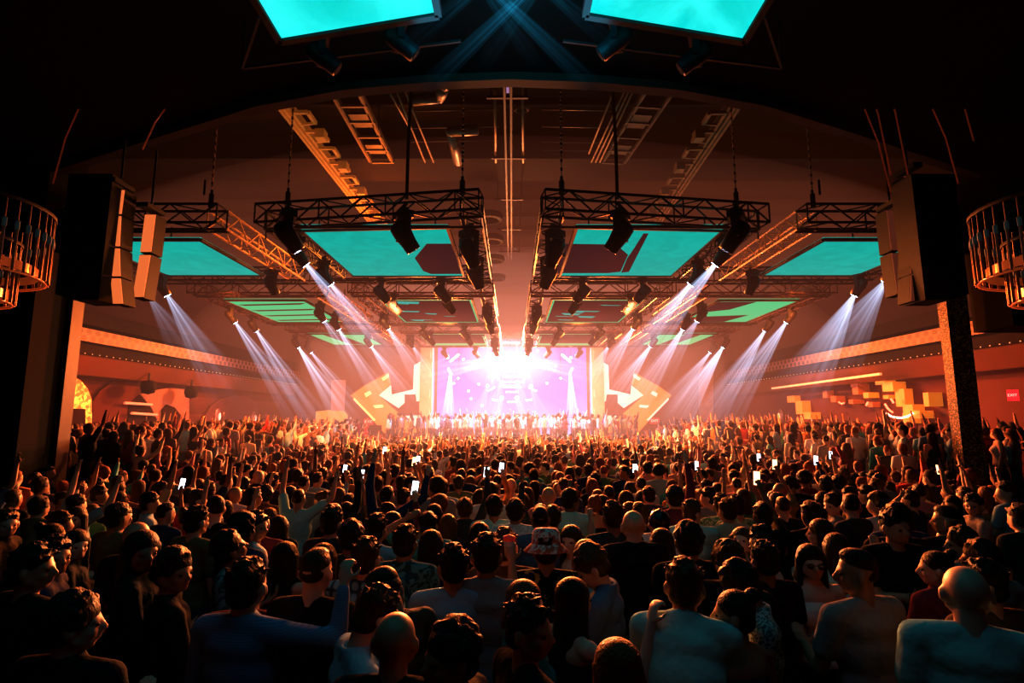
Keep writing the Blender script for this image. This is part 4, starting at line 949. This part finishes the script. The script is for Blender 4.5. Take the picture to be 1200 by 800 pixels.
def glasses(T, root):
    mb = MB(); 
    for s in (-1,1): mb.ell((s*.034,.094,-.002),(.027,.006,.02)); mb.bar((s*.06,.09,.002),(s*.082,-.01,.002),.003,4)
    mb.bar((-.01,.096,.004),(.01,.096,.004),.004,4); o = mb.build('sunglasses', M['lens_off'], root); o.matrix_local = T['J']['H']
def hat(T, root, kind, m):
    mb = MB()
    if kind == 'bucket': mb.lathe([(.001,.155),(.075,.15),(.092,.13),(.1,.06),(.103,.045),(.155,.0),(.157,.004),(.106,.052)], n=28)
    else:
        mb.lathe([(.001,.145),(.05,.138),(.085,.1),(.097,.05),(.098,.03)], n=24); mb.prism([V((-.07,.06,.035)),V((.07,.06,.035)),V((.06,.15,.02)),V((0,.17,.02)),V((-.06,.15,.02))],(0,0,.008))
    o = mb.build('bucket_hat' if kind == 'bucket' else 'cap', m, root, smooth=True); o.matrix_local = T['J']['H'] @ Matrix.Translation((0,-.015,.0)) @ Matrix.Rotation(R(-6), 4, 'X')
def setmat(o, m):
    while len(o.material_slots) < 1:
        o.data.materials.append(m)
    o.material_slots[0].link = 'OBJECT'; o.material_slots[0].material = m

SKINS = [(.55,.33,.23),(.62,.4,.29),(.42,.24,.15),(.3,.16,.1),(.66,.45,.35),(.2,.1,.06)]
HC = {'black':(.012,.009,.008),'dark brown':(.035,.018,.01),'brown':(.09,.04,.018),'auburn':(.2,.06,.02),'blonde':(.4,.25,.1),'grey':(.3,.29,.28)}
CC = {'black':(.015,.014,.016),'charcoal':(.045,.045,.05),'white':(.72,.72,.72),'light blue':(.3,.5,.62),'navy':(.02,.04,.12),'teal':(.06,.36,.38),'grey':(.28,.28,.29),'red':(.45,.03,.03),'brown':(.14,.07,.04),'olive':(.14,.15,.07),'cream':(.6,.52,.38),'maroon':(.16,.02,.03),'pink':(.6,.25,.28),'green':(.08,.22,.1),'denim blue':(.1,.18,.32),'pale teal':(.35,.68,.68),'burgundy':(.2,.03,.05),'orange':(.55,.2,.05)}
PLACED = []
def person(x, y, yaw, key, hair, hcol, top, ccol, skin, label, female=False, lod=0, scale=1., hatk=None, topm=None, mirror=False, sung=False, group=None):
    T = template(key, female, lod); z = ground(x, y)
    o = bpy.data.objects.new('person', T['body']); C.objects.link(o); setmat(o, M['skin']); o.color = (*SKINS[skin],1)
    o.location = (x, y, z); o.rotation_euler = (0,0,yaw); o.scale = ((-scale if mirror else scale), scale, scale)
    tag(o, label, 'person', group)
    def part(name, me, m, col):
        c = bpy.data.objects.new(name, me); C.objects.link(c); c.parent = o; setmat(c, m); c.color = (*col,1); return c
    part({'long':'shirt','short':'t_shirt','tank':'tank_top'}[top], top_mesh(T, top), topm or M['cloth'], CC[ccol])
    part('trousers', T['trousers'], M['trouser'], random.choice(((.02,.02,.025),(.04,.05,.09),(.03,.025,.02))))
    if hair != 'bald' :
        h = part('hair', hair_mesh(hair, lod), M['hair'], HC[hcol]); h.matrix_local = T['J']['H']
    if lod == 0:
        eyes(T, o)
        for s in (0,1): part('shoe', T['shoes'][s], M['trouser'], (.03,.03,.03))
    elif lod == 1 and abs(((yaw+math.pi)%(2*math.pi))-math.pi) > .7: eyes(T, o)
    if hatk: hat(T, o, hatk[0], hatk[1])
    if sung: glasses(T, o)
    PLACED.append((x, y)); return o
M['screen_on'] = mat('phone_screen', (.5,.5,.5), .3, em=(.75,.85,1.), es=5, sample=False)
M['screen_warm'] = mat('phone_screen_warm', (.5,.4,.3), .3, em=(1.,.55,.3), es=3, sample=False)
M['phonebody'] = mat('phone_body', (.01,.01,.012), .3)
def phone(o, key, label, warm=False, flip=False, land=False):
    """a phone in the right hand of person o"""
    T = TEMPL[(key[0], key[1], key[2])]; sh, el, wr, fd, c, s = T['J']['R']; up = T['J']['L'][2]
    p = wr+fd*.12+V((0,.025,.0)); r = empty('phone'); mw = Matrix.Translation(o.location) @ Matrix.Rotation(o.rotation_euler.z, 4, 'Z') @ Matrix.Diagonal((*o.scale,1))
    r.location = mw @ p; r.rotation_euler = (R(-8), R(90) if land else R(6), o.rotation_euler.z); tag(r, label, 'phone', 'phones held up in the crowd')
    mb = MB(); mb.box((0,0,.02),(.074,.009,.15)); mb.box((.02,.006,.07),(.022,.006,.03)); mb.build('case', M['phonebody'], r)
    mb = MB(); mb.box((0,-.006,.02),(.066,.002,.138)); mb.build('display', M['screen_warm'] if warm else M['screen_on'], r)

def at_head(px, py, h=1.62):
    z = .1
    for _ in range(4):
        p = atz(px, py, h+z); z = ground(p.x, p.y)
    return p.x, p.y
def toward(x, y): return math.atan2(-(0-x)*1.0, (33-y))*1.0 if False else -math.atan2(0-x, 33-y)
# --- nearest people, surveyed one by one: (head px x, y), yaw deg relative to facing the stage, pose, hair, colour, top, colour, skin, female, extras, label
HERO = [
 ((287,700),-8,'fist','short','dark brown','long','denim blue',1,0,dict(topm='bluestripe',scale=1.03),'broad man in fine striped blue shirt at lower left with right forearm raised'),
 ((421,722),-60,'look_down','short','dark brown','long','light blue',1,0,dict(),'man in pale blue-grey shirt bowing his head towards the bald man beside him'),
 ((462,752),-5,'stand','bald','black','short','black',2,0,dict(),'bald man in black seen from behind at the bottom edge'),
 ((464,690),50,'look_down','fade','dark brown','long','brown',2,0,dict(),'man with cropped hair and dark brown jacket looking down to the left'),
 ((428,655),-4,'stand','short','dark brown','long','denim blue',1,0,dict(topm='plaid'),'man in blue and black plaid shirt seen from behind'),
 ((378,654),3,'stand','long','dark brown','tank','burgundy',4,1,dict(),'woman with long brown hair and bare shoulders in a dark red dress'),
 ((333,652),0,'stand','long','black','short','black',2,1,dict(),'woman with long black hair and black top left of the woman in dark red'),
 ((275,641),-75,'look_up','curly','black','short','teal',3,0,dict(topm='floral_dark'),'curly haired man in teal print shirt tipping his head back'),
 ((440,621),-12,'stand','short','black','long','light blue',2,0,dict(),'man with dark hair and light blue collared shirt behind the plaid shirt man'),
 ((474,637),-6,'stand','short','black','long','teal',3,0,dict(topm='floral_dark'),'man in dark teal leaf print shirt left of the light blue t-shirt man'),
 ((411,630),10,'stand','curly','black','short','charcoal',3,0,dict(),'dark curly haired man in charcoal between blue shirt man and long haired woman'),
 ((299,617),-50,'look_right','short','black','short','white',2,0,dict(),'man in white t-shirt looking right at left of centre'),
 ((296,584),-35,'stand','short','black','short','white',3,0,dict(),'dark haired man in white t-shirt further back left of centre'),
 ((284,622),-20,'stand','afro','black','short','navy',5,0,dict(),'man with rounded afro in navy next to the white t-shirt man'),
 ((531,664),4,'low','short','black','short','light blue',2,0,dict(pose='fist',cup=1),'man in pale blue t-shirt holding up the red drink cup'),
 ((570,662),0,'stand','short','dark brown','long','grey',2,0,dict(scale=1.03),'man in pale grey button shirt seen squarely from behind, centre front'),
 ((591,641),-5,'stand','short','brown','long','brown',1,0,dict(),'man in brown jacket with pale collar behind the grey shirt man'),
 ((640,645),-3,'stand','short','dark brown','short','black',2,0,dict(topm='tiger',hat=('bucket','hatprint')),'person in red and white print bucket hat and gold print black shirt'),
 ((614,704),-70,'look_right','bob','auburn','long','teal',4,1,dict(),'woman with auburn hair looking right in front of the bucket hat person'),
 ((617,737),-65,'look_right','short','black','short','black',3,0,dict(),'man with short black hair looking right at the bottom centre'),
 ((531,770),70,'look_left','curly','black','long','charcoal',3,0,dict(),'curly haired person in charcoal at the bottom edge looking left'),
 ((672,700),-70,'fist','long','black','tank','black',4,1,dict(),'woman with long black hair raising one hand beside the auburn haired woman'),
 ((707,660),70,'look_down','curly','brown','long','denim blue',1,0,dict(band=1),'man in denim blue shirt looking down at his hands, yellow wristband'),
 ((743,628),0,'stand','bald','black','long','black',1,0,dict(scale=1.05),'tall bald man in black seen from behind, right of centre'),
 ((687,649),-15,'stand','bob','brown','short','pale teal',2,1,dict(),'person in pale teal top between the bucket hat and the denim shirt'),
 ((670,630),100,'look_left','long','dark brown','tank','black',4,1,dict(),'woman with pale face turned back left behind the bucket hat'),
 ((633,609),0,'stand','fade','black','short','denim blue',3,0,dict(),'man with flat topped black hair and bright blue shirt'),
 ((604,600),-5,'stand','curly','dark brown','long','white',2,0,dict(topm='floral_white'),'man in white flowered shirt left of the flat topped man'),
 ((579,595),5,'stand','curly','black','short','pale teal',3,0,dict(),'man with dark curls in pale teal t-shirt'),
 ((562,626),2,'stand','bob','black','short','black',2,1,dict(),'woman with black bob and black top behind the grey shirt man'),
 ((505,636),-5,'stand','long','black','long','navy',2,1,dict(),'person with long dark hair in a deep blue long sleeved top'),
 ((515,592),0,'stand','afro','auburn','short','black',3,1,dict(),'woman with a reddish rounded afro and black top'),
 ((519,572),-4,'stand','short','black','long','light blue',3,0,dict(),'man in light blue shirt under raised phones'),
 ((480,553),-2,'stand','fade','dark brown','long','white',1,0,dict(scale=1.08),'big shouldered man in white top left of centre'),
 ((724,782),20,'stand','bob','auburn','short','black',4,1,dict(),'person with reddish hair at the bottom edge, right of centre'),
 ((808,643),0,'stand','curly','black','long','black',3,0,dict(scale=1.03),'broad man in black with thick dark hair next to the bald man'),
 ((769,610),165,'look_down','short','black','short','white',1,0,dict(hat=('cap','phonebody')),'man in dark cap and white t-shirt facing back, head bowed'),
 ((776,634),0,'stand','long','black','short','maroon',2,1,dict(),'long haired woman between the bald man and the broad man in black'),
 ((856,660),140,'look_left','curly','dark brown','long','black',1,0,dict(sung=True),'man in dark sunglasses and black shirt turned towards the viewer'),
 ((883,682),75,'look_down','curly','black','long','teal',3,0,dict(topm='paisley'),'curly haired man in white and teal patterned shirt leaning left'),
 ((895,637),60,'look_left','short','black','long','white',2,0,dict(),'man with short black hair and pale shirt looking left'),
 ((869,632),110,'look_up','wavy','brown','tank','orange',4,1,dict(),'bare shouldered woman with wavy hair looking up to the left'),
 ((796,746),-25,'bent','short','brown','long','pale teal',2,0,dict(scale=1.05,h=1.5),'man bent forward in bright pale teal shirt at the bottom'),
 ((862,716),15,'look_left','bun','black','tank','charcoal',2,1,dict(),'woman with dark tied hair and strap top behind the teal shirted man'),
 ((950,655),165,'stand','long','black','tank','white',4,1,dict(sung=True),'long haired woman in pale crop top and sunglasses facing the viewer'),
 ((980,640),-25,'fist','long','dark brown','long','pale teal',2,1,dict(),'woman in long pale teal blouse with one hand raised by her ear'),
 ((846,592),-5,'stand','short','dark brown','short','green',2,0,dict(topm='floral_green'),'left one of two men in green floral shirts'),
 ((864,594),5,'stand','short','black','short','green',2,0,dict(topm='floral_green'),'right one of two men in green floral shirts'),
 ((811,601),-15,'look_right','short','brown','short','pale teal',1,0,dict(),'man in pale teal t-shirt left of the green floral shirts'),
 ((1049,630),170,'arms_crossed','short','black','short','black',2,0,dict(scale=1.05),'man in black t-shirt standing with arms crossed facing the viewer'),
 ((1117,590),80,'point','long','black','long','olive',2,1,dict(),'woman in pale olive jacket pointing left'),
 ((1142,592),60,'look_left','short','black','long','grey',2,0,dict(),'man in grey suit jacket looking left beside the pointing woman'),
 ((1136,722),-30,'stand','bald','grey','short','pale teal',1,0,dict(scale=1.06),'shaven headed person in pale teal t-shirt at the lower right corner'),
 ((1063,552),55,'look_left','bald','black','long','charcoal',2,0,dict(),'balding man in profile left of the pointing woman'),
 ((997,582),60,'look_left','short','dark brown','long','black',1,0,dict(),'man in black in profile looking left towards the stage'),
 ((977,592),50,'look_left','curly','dark brown','long','grey',1,0,dict(),'curly haired man in grey shirt looking left'),
 ((1168,560),40,'look_left','short','black','short','light blue',2,0,dict(topm='striped'),'person in pale striped top near the right edge'),
 ((1178,580),30,'stand','short','black','short','light blue',2,0,dict(),'person in light blue t-shirt at the right edge'),
 ((34,657),-45,'look_right','bob','dark brown','long','denim blue',2,1,dict(),'person in blue jacket facing right at the left edge'),
 ((62,652),-55,'look_right','short','black','long','navy',2,0,dict(),'man in navy shirt facing right, second from the left edge'),
 ((88,636),-60,'look_right','long','black','long','black',4,1,dict(),'woman in profile with long black hair near the left edge'),
 ((90,605),150,'look_left','long','dark brown','long','charcoal',4,1,dict(),'woman with dark hair facing the viewer near the left edge'),
 ((162,672),-65,'look_right','wavy','black','long','black',3,1,dict(scale=1.04),'tall dark figure with long wavy hair in profile, lower left'),
 ((202,670),-50,'look_right','curly','black','long','black',3,0,dict(),'dark curly man in black behind the long haired figure'),
 ((174,590),-45,'stand','short','black','long','light blue',2,0,dict(),'man in pale blue shirt standing alone in the light, left side'),
 ((27,541),-50,'look_right','short','dark brown','short','white',2,0,dict(topm='striped'),'man in striped top far left'),
 ((42,550),-40,'look_right','short','black','short','white',3,0,dict(),'man in white t-shirt right of the striped top'),
 ((57,554),-50,'stand','fade','black','long','black',2,0,dict(),'man in black right of the white t-shirt at far left'),
 ((6,614),-60,'look_right','short','brown','long','black',1,0,dict(),'man with lit cheek cut off by the left edge'),
 ((143,603),-40,'look_right','long','black','tank','white',4,1,dict(),'woman in white strap top left of the pale blue shirt'),
 ((412,517),-20,'look_left','short','black','long','red',1,1,dict(glow=(1.,.03,.02)),'performer in a glowing red outfit in the left part of the crowd, nearer the mural'),
 ((428,512),10,'both_up','bob','auburn','long','red',1,1,dict(glow=(1.,.03,.02)),'performer in a glowing red outfit with both arms up, nearer the stage'),
 ((396,530),-60,'stand','bald','grey','long','white',2,0,dict(scale=1.05),'shaven headed man in white standing beside the red performers'),
 ((722,509),20,'stand','short','dark brown','long','white',2,0,dict(scale=1.05),'man in white standing tall at the right end of the stage, left of his neighbour'),
 ((733,508),-20,'look_right','short','brown','long','white',2,0,dict(scale=1.05),'man in white standing tall at the right end of the stage, farther right'),
 ((800,537),0,'stand','short','black','long','cream',2,0,dict(topm='striped',scale=1.03),'man in striped pale shirt with bright shoulders right of the stage'),
 ((835,552),-10,'stand','short','dark brown','long','grey',2,0,dict(scale=1.08),'big shouldered man in grey right of the striped shirt man'),
 ((462,560),0,'stand','short','black','long','charcoal',2,0,dict(scale=1.06),'broad man in dark jacket left of the white top man'),
 ((190,575),-45,'right_up','short','black','short','cream',2,0,dict(),'man with one arm raised behind the pale blue shirt'),
]
for (px, py), yw, key, hr, hc, tp, cc, sk, fem, ex, lab in HERO:
    if 'pose' in ex: key = ex['pose']
    x, y = at_head(px, py, ex.get('h', 1.62)*(.96 if fem else 1)); sc_ = ex.get('scale', .95 if fem else 1.)
    lod = 0 if y < 6.5 else 1
    if key == 'low': key = 'stand'
    hk = ex.get('hat'); hk = (hk[0], M[hk[1]]) if hk else None
    o = person(x, y, toward(x, y)+R(yw), key, hr, hc, tp, cc, sk, lab, bool(fem), lod, sc_, hk, M[ex['topm']] if 'topm' in ex else None, sung=ex.get('sung', False))
    if ex.get('glow'):
        for c in o.children:
            if c.name.startswith('shirt') or c.name.startswith('trousers'): setmat(c, M.setdefault('redglow', mat('glowing_red_cloth', (.5,.01,.01), .5, em=(1.,.015,.01), es=.8)))
    if ex.get('cup'):
        sh, el, wr, fd, c, s = TEMPL[(key, bool(fem), lod)]['J']['R']; CUP = Matrix.Translation(o.location) @ Matrix.Rotation(o.rotation_euler.z, 4, 'Z') @ (wr+fd*.07+V((-.01,.035,-.04)))
    if ex.get('band'):
        J = TEMPL[(key, bool(fem), lod)]['J']; sh, el, wr, fd, c, s = J['R']; mb = MB(); mb.lathe([(.031,-.012),(.034,-.012),(.034,.012),(.031,.012)], n=16)
        b = mb.build('wristband', mat('yellow_band', (.6,.7,.05), .5, em=(.6,.8,.05), es=.25), o); b.location = wr-fd*.02; b.rotation_mode = 'QUATERNION'; b.rotation_quaternion = V((0,0,1)).rotation_difference(fd)
# red cup held between the pale blue and grey men
r = empty('drink_cup', CUP); tag(r, 'red and white drink cup held up between pale blue and grey shirts', 'cup')
mb = MB(); mb.lathe([(.001,0),(.028,0),(.038,.11),(.036,.11),(.001,.02)], n=16); mb.build('cup_body', mat('cup', (.6,.5,.45), .4), r, smooth=True); mb = MB(); mb.lathe([(.039,.1),(.041,.125),(.001,.14)], n=16); mb.build('lid', mat('red_lid', (.7,.05,.04), .4, em=(.6,.03,.02), es=.2), r, smooth=True)
NH = len(HERO)
# --- the rest of the crowd on a loose grid
rg = random.Random(5)
cand = []
y = 2.6
while y < 31.3:
    st = .58 if y < 14 else .62
    x = -13.4+rg.uniform(0,.3)
    while x < 13.4:
        xx, yy = x+rg.uniform(-.15,.15), y+rg.uniform(-.14,.14)
        x += st*rg.uniform(.9,1.15)
        g = ground(xx, yy)
        if 8.2 > yy > 0 and abs(xx) > 8.6: continue
        if 9.9 < yy < 11.7 and abs(xx) > 8.2: continue
        if abs(xx) > 8.4 and yy < 11.4 and xx < 0: continue
        p = proj((xx, yy, 1.62+g))
        if not (-15 < p[0] < 1215 and p[1] < 830): continue
        if yy > 30.5 and abs(xx) < 8: continue
        if any((xx-a)**2+(yy-b)**2 < .38**2 for a, b in PLACED): continue
        cand.append((xx, yy))
    y += st*.95
cand.sort(key=lambda q: q[0]**2+q[1]**2)
NIND = 298-NH
def place_words(x, y, d):
    rows = 'near' if d < 6 else ('mid' if d < 9 else 'back')
    return rows
used_labels = set(); POSEW = {'stand':'standing and watching','look_right':'head turned right','look_left':'head turned left','look_down':'looking down','right_up':'one arm raised high','both_up':'both arms raised','phone_both':'holding both hands up with a phone','phone_one':'holding up a phone','hand_on_head':'hand on head','fist':'forearm raised','look_up':'head tipped back','point':'arm stretched forward','arms_crossed':'arms crossed'}
HW = {'short':'short','fade':'close cropped','curly':'curly','afro':'rounded afro','long':'long','wavy':'long wavy','bob':'chin length','bun':'tied up','tail':'ponytailed','bald':'no'}
ZW = lambda p: ('at the far left' if p < 150 else 'on the left side' if p < 330 else 'left of centre' if p < 510 else 'in the centre' if p < 690 else 'right of centre' if p < 870 else 'on the right side' if p < 1050 else 'at the far right')
poses_w = [('stand',.42),('look_right',.09),('look_left',.09),('right_up',.1),('both_up',.06),('phone_both',.07),('phone_one',.08),('fist',.05),('look_down',.02),('hand_on_head',.02)]
phones = 0
for i, (x, y) in enumerate(cand[:NIND]):
    for _ in range(60):
        fem = rg.random() < .42
        key = rg.choices([a for a, _ in poses_w], [b for _, b in poses_w])[0]
        if y < 5.2 and key not in ('stand','look_right','look_left'): key = 'stand' if rg.random() < .8 else 'fist'
        px = proj((x, y, 1.6))[0]
        if px < 250 and rg.random() < .4 and key == 'stand': key = 'look_right'
        if px > 950 and rg.random() < .4 and key == 'stand': key = 'look_left'
        hr = rg.choice(['long','wavy','bob','tail','bun','long','long']) if fem else rg.choice(['short','short','fade','curly','short','curly','afro','bald'] if rg.random() < .7 else ['short','fade'])
        hc = rg.choice(['black','black','dark brown','brown','auburn' if fem else 'black','blonde' if fem and rg.random() < .4 else 'dark brown'])
        tp = rg.choice(['tank','short','long']) if fem else rg.choice(['short','short','long'])
        cc = rg.choices(list(CC), [6,3,2.6,1.2,2,.8,2,.3,1,1,1,.8,.7,.7,1,.7,.8,.3])[0]
        yn = y if False else 0
        lab = '%s with %s%s hair, %s %s, %s, %s' % ('woman' if fem else 'man', HW[hr], '' if hr == 'bald' else ' '+hc, cc, {'long':'shirt','short':'t-shirt','tank':'strap top'}[tp], POSEW[key], ZW(px))
        if y < 5.5 and (hc in ('auburn','blonde') or cc in ('white','cream','orange','pink','red') or tp == 'tank'): continue
        if len(lab.split()) > 16: continue
        if lab not in used_labels: break
    used_labels.add(lab)
    yaw = toward(x, y)*1.15+rg.uniform(-.35,.35)
    lod = 0 if y < 5.0 else 1
    o = person(x, y, yaw, key, hr, hc, tp, cc, rg.randrange(6), lab, fem, lod, rg.uniform(.9,.98) if fem else rg.uniform(.96,1.05))
    if key in ('phone_both','phone_one'):
        phone(o, (key, fem, lod), 'lit phone held up by the %s in the %s %s with %s hair' % ('woman' if fem else 'man', cc, {'long':'shirt','short':'t-shirt','tank':'strap top'}[tp], HW[hr]), warm=rg.random() < .35, land=key == 'phone_both' and rg.random() < .5)

# --- the far crowd: too many to count, one mass; low detail figures
def arrays(me):
    me.calc_loop_triangles(); nv = len(me.vertices); v = np.empty(nv*3); me.vertices.foreach_get('co', v); t = np.empty(len(me.loop_triangles)*3, dtype=np.int32); me.loop_triangles.foreach_get('vertices', t)
    return v.reshape(-1,3), t.reshape(-1,3)
CACHE = {}
def arr(me):
    if me.name not in CACHE: CACHE[me.name] = arrays(me)
    return CACHE[me.name]
def crowd(name, spots, label, seed, wild, zfix=None, pale=0.):
    rg = random.Random(seed); Vs = []; Ts = []; Cs = []; off = 0
    for (x, y) in spots:
        fem = rg.random() < .45
        key = rg.choices(['stand','right_up','both_up','phone_one','look_right','look_left','fist'], [1.0-wild, wild*.3, wild*.3, wild*.2, .15, .15, wild*.2])[0]
        T = template(key, fem, 2); tp = rg.choice(['short','long','tank'] if fem else ['short','short','long']); s = rg.uniform(.92,1.05)
        hr = rg.choice(['long','bob','wavy','bun'] if fem else ['short','short','curly','fade'])
        yaw = toward(x, y)+rg.uniform(-.6,.6) + (math.pi if zfix is not None and rg.random() < .8 else 0); z = ground(x, y) if zfix is None else zfix
        W = np.array(Matrix.Translation((x,y,z)) @ Matrix.Rotation(yaw,4,'Z') @ Matrix.Diagonal((s,s,s,1))); HM = W @ np.array(T['J']['H'])
        cloth = CC[rg.choices(list(CC), [5,3,3.5,1.2,2,.6,2,.8,1,1,2,1,1.2,.5,1,.7,1,1])[0]]
        if rg.random() < pale: cloth = rg.choice(((.8,.8,.85),(.5,.6,.9),(.85,.7,.75)))
        for me, mt_, col in ((T['body'], W, SKINS[rg.randrange(6)]), (top_mesh(T, tp), W, cloth), (T['trousers'], W, (.03,.03,.04)), (hair_mesh(hr, 2), HM, HC[rg.choice(['black','black','dark brown','brown','auburn'])])):
            v, t = arr(me); Vs.append(v @ mt_[:3,:3].T + mt_[:3,3]); Ts.append(t+off); off += len(v); Cs.append(np.tile(np.array([*col,1.]), (len(v),1)))
    v = np.concatenate(Vs); t = np.concatenate(Ts); c = np.concatenate(Cs)
    me = bpy.data.meshes.new(name); me.vertices.add(len(v)); me.vertices.foreach_set('co', v.ravel()); me.loops.add(len(t)*3); me.loops.foreach_set('vertex_index', t.ravel().astype(np.int32))
    me.polygons.add(len(t)); me.polygons.foreach_set('loop_start', np.arange(0, len(t)*3, 3, dtype=np.int32)); me.polygons.foreach_set('loop_total', np.full(len(t), 3, dtype=np.int32)); me.polygons.foreach_set('use_smooth', np.ones(len(t), dtype=bool))
    a = me.color_attributes.new('Col', 'FLOAT_COLOR', 'POINT'); a.data.foreach_set('color', c.ravel()); me.update(); me.validate()
    m = M.get('crowdmat')
    if m is None:
        m = M['crowdmat'] = mat('crowd_people', rough=.7, spec=.3); n, l, b = nodes(m); at = n.new('ShaderNodeAttribute'); at.attribute_name = 'Col'; l.new(at.outputs['Color'], b.inputs['Base Color'])
    me.materials.append(m); o = bpy.data.objects.new(name, me); C.objects.link(o); tag(o, label, 'crowd', None, 'stuff'); return o
crowd('crowd', cand[NIND:], 'dense mass of distant concert goers filling the floor up to the stage', 3, .38)
rs = random.Random(9); sp = []
for row in range(6):
    for k in range(26):
        x = -7.2+k*.575+rs.uniform(-.2,.2); yy = 32.4+row*.62+rs.uniform(-.2,.2)
        if rs.random() < .92 and not (abs(x) < 1.8 and yy > 35.3): sp.append((x, yy))
crowd('stage_crowd', sp, 'packed people dancing on the stage in white and blue light', 4, .5, zfix=1.1, pale=.45)
print('PEOPLE', NH, NIND, len(cand)-NIND, 'labels', len(used_labels))
# ------------------------------------------------------------------ light
sc = bpy.context.scene
w = bpy.data.worlds.new('world'); sc.world = w; w.use_nodes = True
n = w.node_tree.nodes; l = w.node_tree.links
n['Background'].inputs[0].default_value = (0,0,0,1); n['Background'].inputs[1].default_value = 0
# room haze as nested shells, its scattered lamplight put in as emission
BLOBS = [((0,32,4.5),(6.5,8,4.0),(1.,.5,.42),.036,'bright pink haze glowing over the stage'),
         ((0,28,4.9),(12.5,10.5,4.8),(1.,.33,.19),.029,'wide orange haze spreading from the stage over the crowd'),
         ((2.0,15.5,8.8),(10.5,4.5,2.4),(.9,.17,.05),.0062,'dull orange haze under the front of the ceiling'),
         ((-1.17,32.7,6.1),(1.1,1.1,1.0),(1.,.7,.5),.28,'added emissive glow around the brightest left stage spotlight'),  # lamp flare put into small emissive shells
         ((.9,32.7,6.1),(1.1,1.1,1.0),(1.,.7,.5),.28,'added emissive glow around the brightest right stage spotlight')]
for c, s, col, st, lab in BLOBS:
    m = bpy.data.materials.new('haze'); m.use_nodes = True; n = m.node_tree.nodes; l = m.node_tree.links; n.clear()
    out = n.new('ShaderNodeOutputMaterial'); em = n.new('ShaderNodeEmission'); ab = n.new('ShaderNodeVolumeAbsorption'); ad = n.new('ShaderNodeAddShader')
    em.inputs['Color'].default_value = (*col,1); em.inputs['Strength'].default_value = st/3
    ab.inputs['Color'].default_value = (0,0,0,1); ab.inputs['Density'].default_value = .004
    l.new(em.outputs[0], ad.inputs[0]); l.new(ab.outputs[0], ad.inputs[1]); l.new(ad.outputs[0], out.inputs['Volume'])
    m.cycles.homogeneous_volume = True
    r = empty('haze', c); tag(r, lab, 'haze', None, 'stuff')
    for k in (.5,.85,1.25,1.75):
        mb = MB(); mb.ell((0,0,0), tuple(q*k for q in s), seg=48, ring=24); mb.build('haze_glow_layer', m, r, smooth=True)

def light(kind, loc, aim, e, col, size=1., angle=60, blend=.6, name='light'):
    d = bpy.data.lights.new(name, kind); d.energy = e; d.color = col
    if kind == 'AREA': d.shape = 'DISK'; d.size = size
    elif kind == 'SPOT': d.spot_size = R(angle); d.spot_blend = blend; d.shadow_soft_size = size
    else: d.shadow_soft_size = size
    o = bpy.data.objects.new(name, d); C.objects.link(o); o.location = loc
    o.rotation_euler = (V(aim)-V(loc)).to_track_quat('-Z','Y').to_euler(); return o
OR_ = (1., .2, .035)
light('SPOT', (0, 32.5, 6.6), (0, 8, 0), 60000, (1.,.36,.13), .5, 62, .8, 'stage_wash')
light('SPOT', (-4.5, 32.5, 6), (-9, 14, 0), 34000, OR_, .4, 56, .8, 'stage_wash_left')
light('SPOT', (4.5, 32.5, 6), (9, 14, 0), 34000, OR_, .4, 56, .8, 'stage_wash_right')
light('AREA', (0, 34.5, 7.2), (0, 35, 0), 6000, (.4,.6,1.), 6, name='stage_top')
light('AREA', (0, 31, 6.3), (0, 36, 1.5), 700, (1.,.8,.75), 4, name='stage_front')
for s in (-1, 1):
    light('SPOT', (s*3, 16.9, 6.2), (s*2.5, 5, 1.4), 4600, (1.,.2,.03), .2, 80, .8, 'back_light')
    light('SPOT', (s*3, 24.7, 6.0), (s*2.5, 14, 1.4), 9500, (1.,.3,.07), .3, 100, .8, 'mid_light')
    light('SPOT', (s*4, 16.7, 6.1), (s*4, 25, 1), 13000, (1.,.4,.15), .3, 90, .8, 'mid_front_fill')  # added warm fill for the backs of the mid crowd
    light('SPOT', (s*9, 16.6, 6.4), (s*11, 24, 1.5), 4500, (1.,.26,.05), .3, 90, .8, 'side_front_light')
    light('SPOT', (s*8.6, 19, 6.4), (s*11, 14, .8), 3200, (1.,.13,.015), .3, 120, .8, 'side_orange')
    light('SPOT', (s*8.6, 28, 6.4), (s*10, 22, .8), 7000, (1.,.26,.05), .3, 110, .8, 'side_orange')
    light('SPOT', (s*7.5, 17.5, 6.2), (s*6.5, 7, 1.4), 1300, (1.,.12,.012), .3, 60, .8, 'side_low')
    light('AREA', (s*7, 26, 2.8), (s*4, 14, 10.5), 240, (1.,.22,.06), 3, name='ceiling_warm')
light('AREA', (-4, 17, 7.6), (-6, 13, 10.5), 200, (1.,.3,.04), 1.5, name='catwalk_light')
light('AREA', (0, 1.5, 6.4), (0, 4.5, 1.2), 22, (.08,.5,.72), 3, name='teal_fill')  # unseen teal fill added for the nearest backs
light('AREA', (0, 5.0, 6.6), (0, 5.3, 9), 60, (.01,.4,.6), 2, name='teal_up_fill')  # unseen upward lamp added to tint the front soffit teal

vs = sc.view_settings; vs.view_transform = 'Standard'; vs.look = 'None'; vs.exposure = .1; vs.gamma = .74
cy = sc.cycles
cy.max_bounces = 4; cy.diffuse_bounces = 2; cy.glossy_bounces = 2; cy.transmission_bounces = 2; cy.volume_bounces = 0; cy.transparent_max_bounces = 24
cy.caustics_reflective = False; cy.caustics_refractive = False; cy.sample_clamp_indirect = 3
cy.use_denoising = True; cy.adaptive_threshold = .04
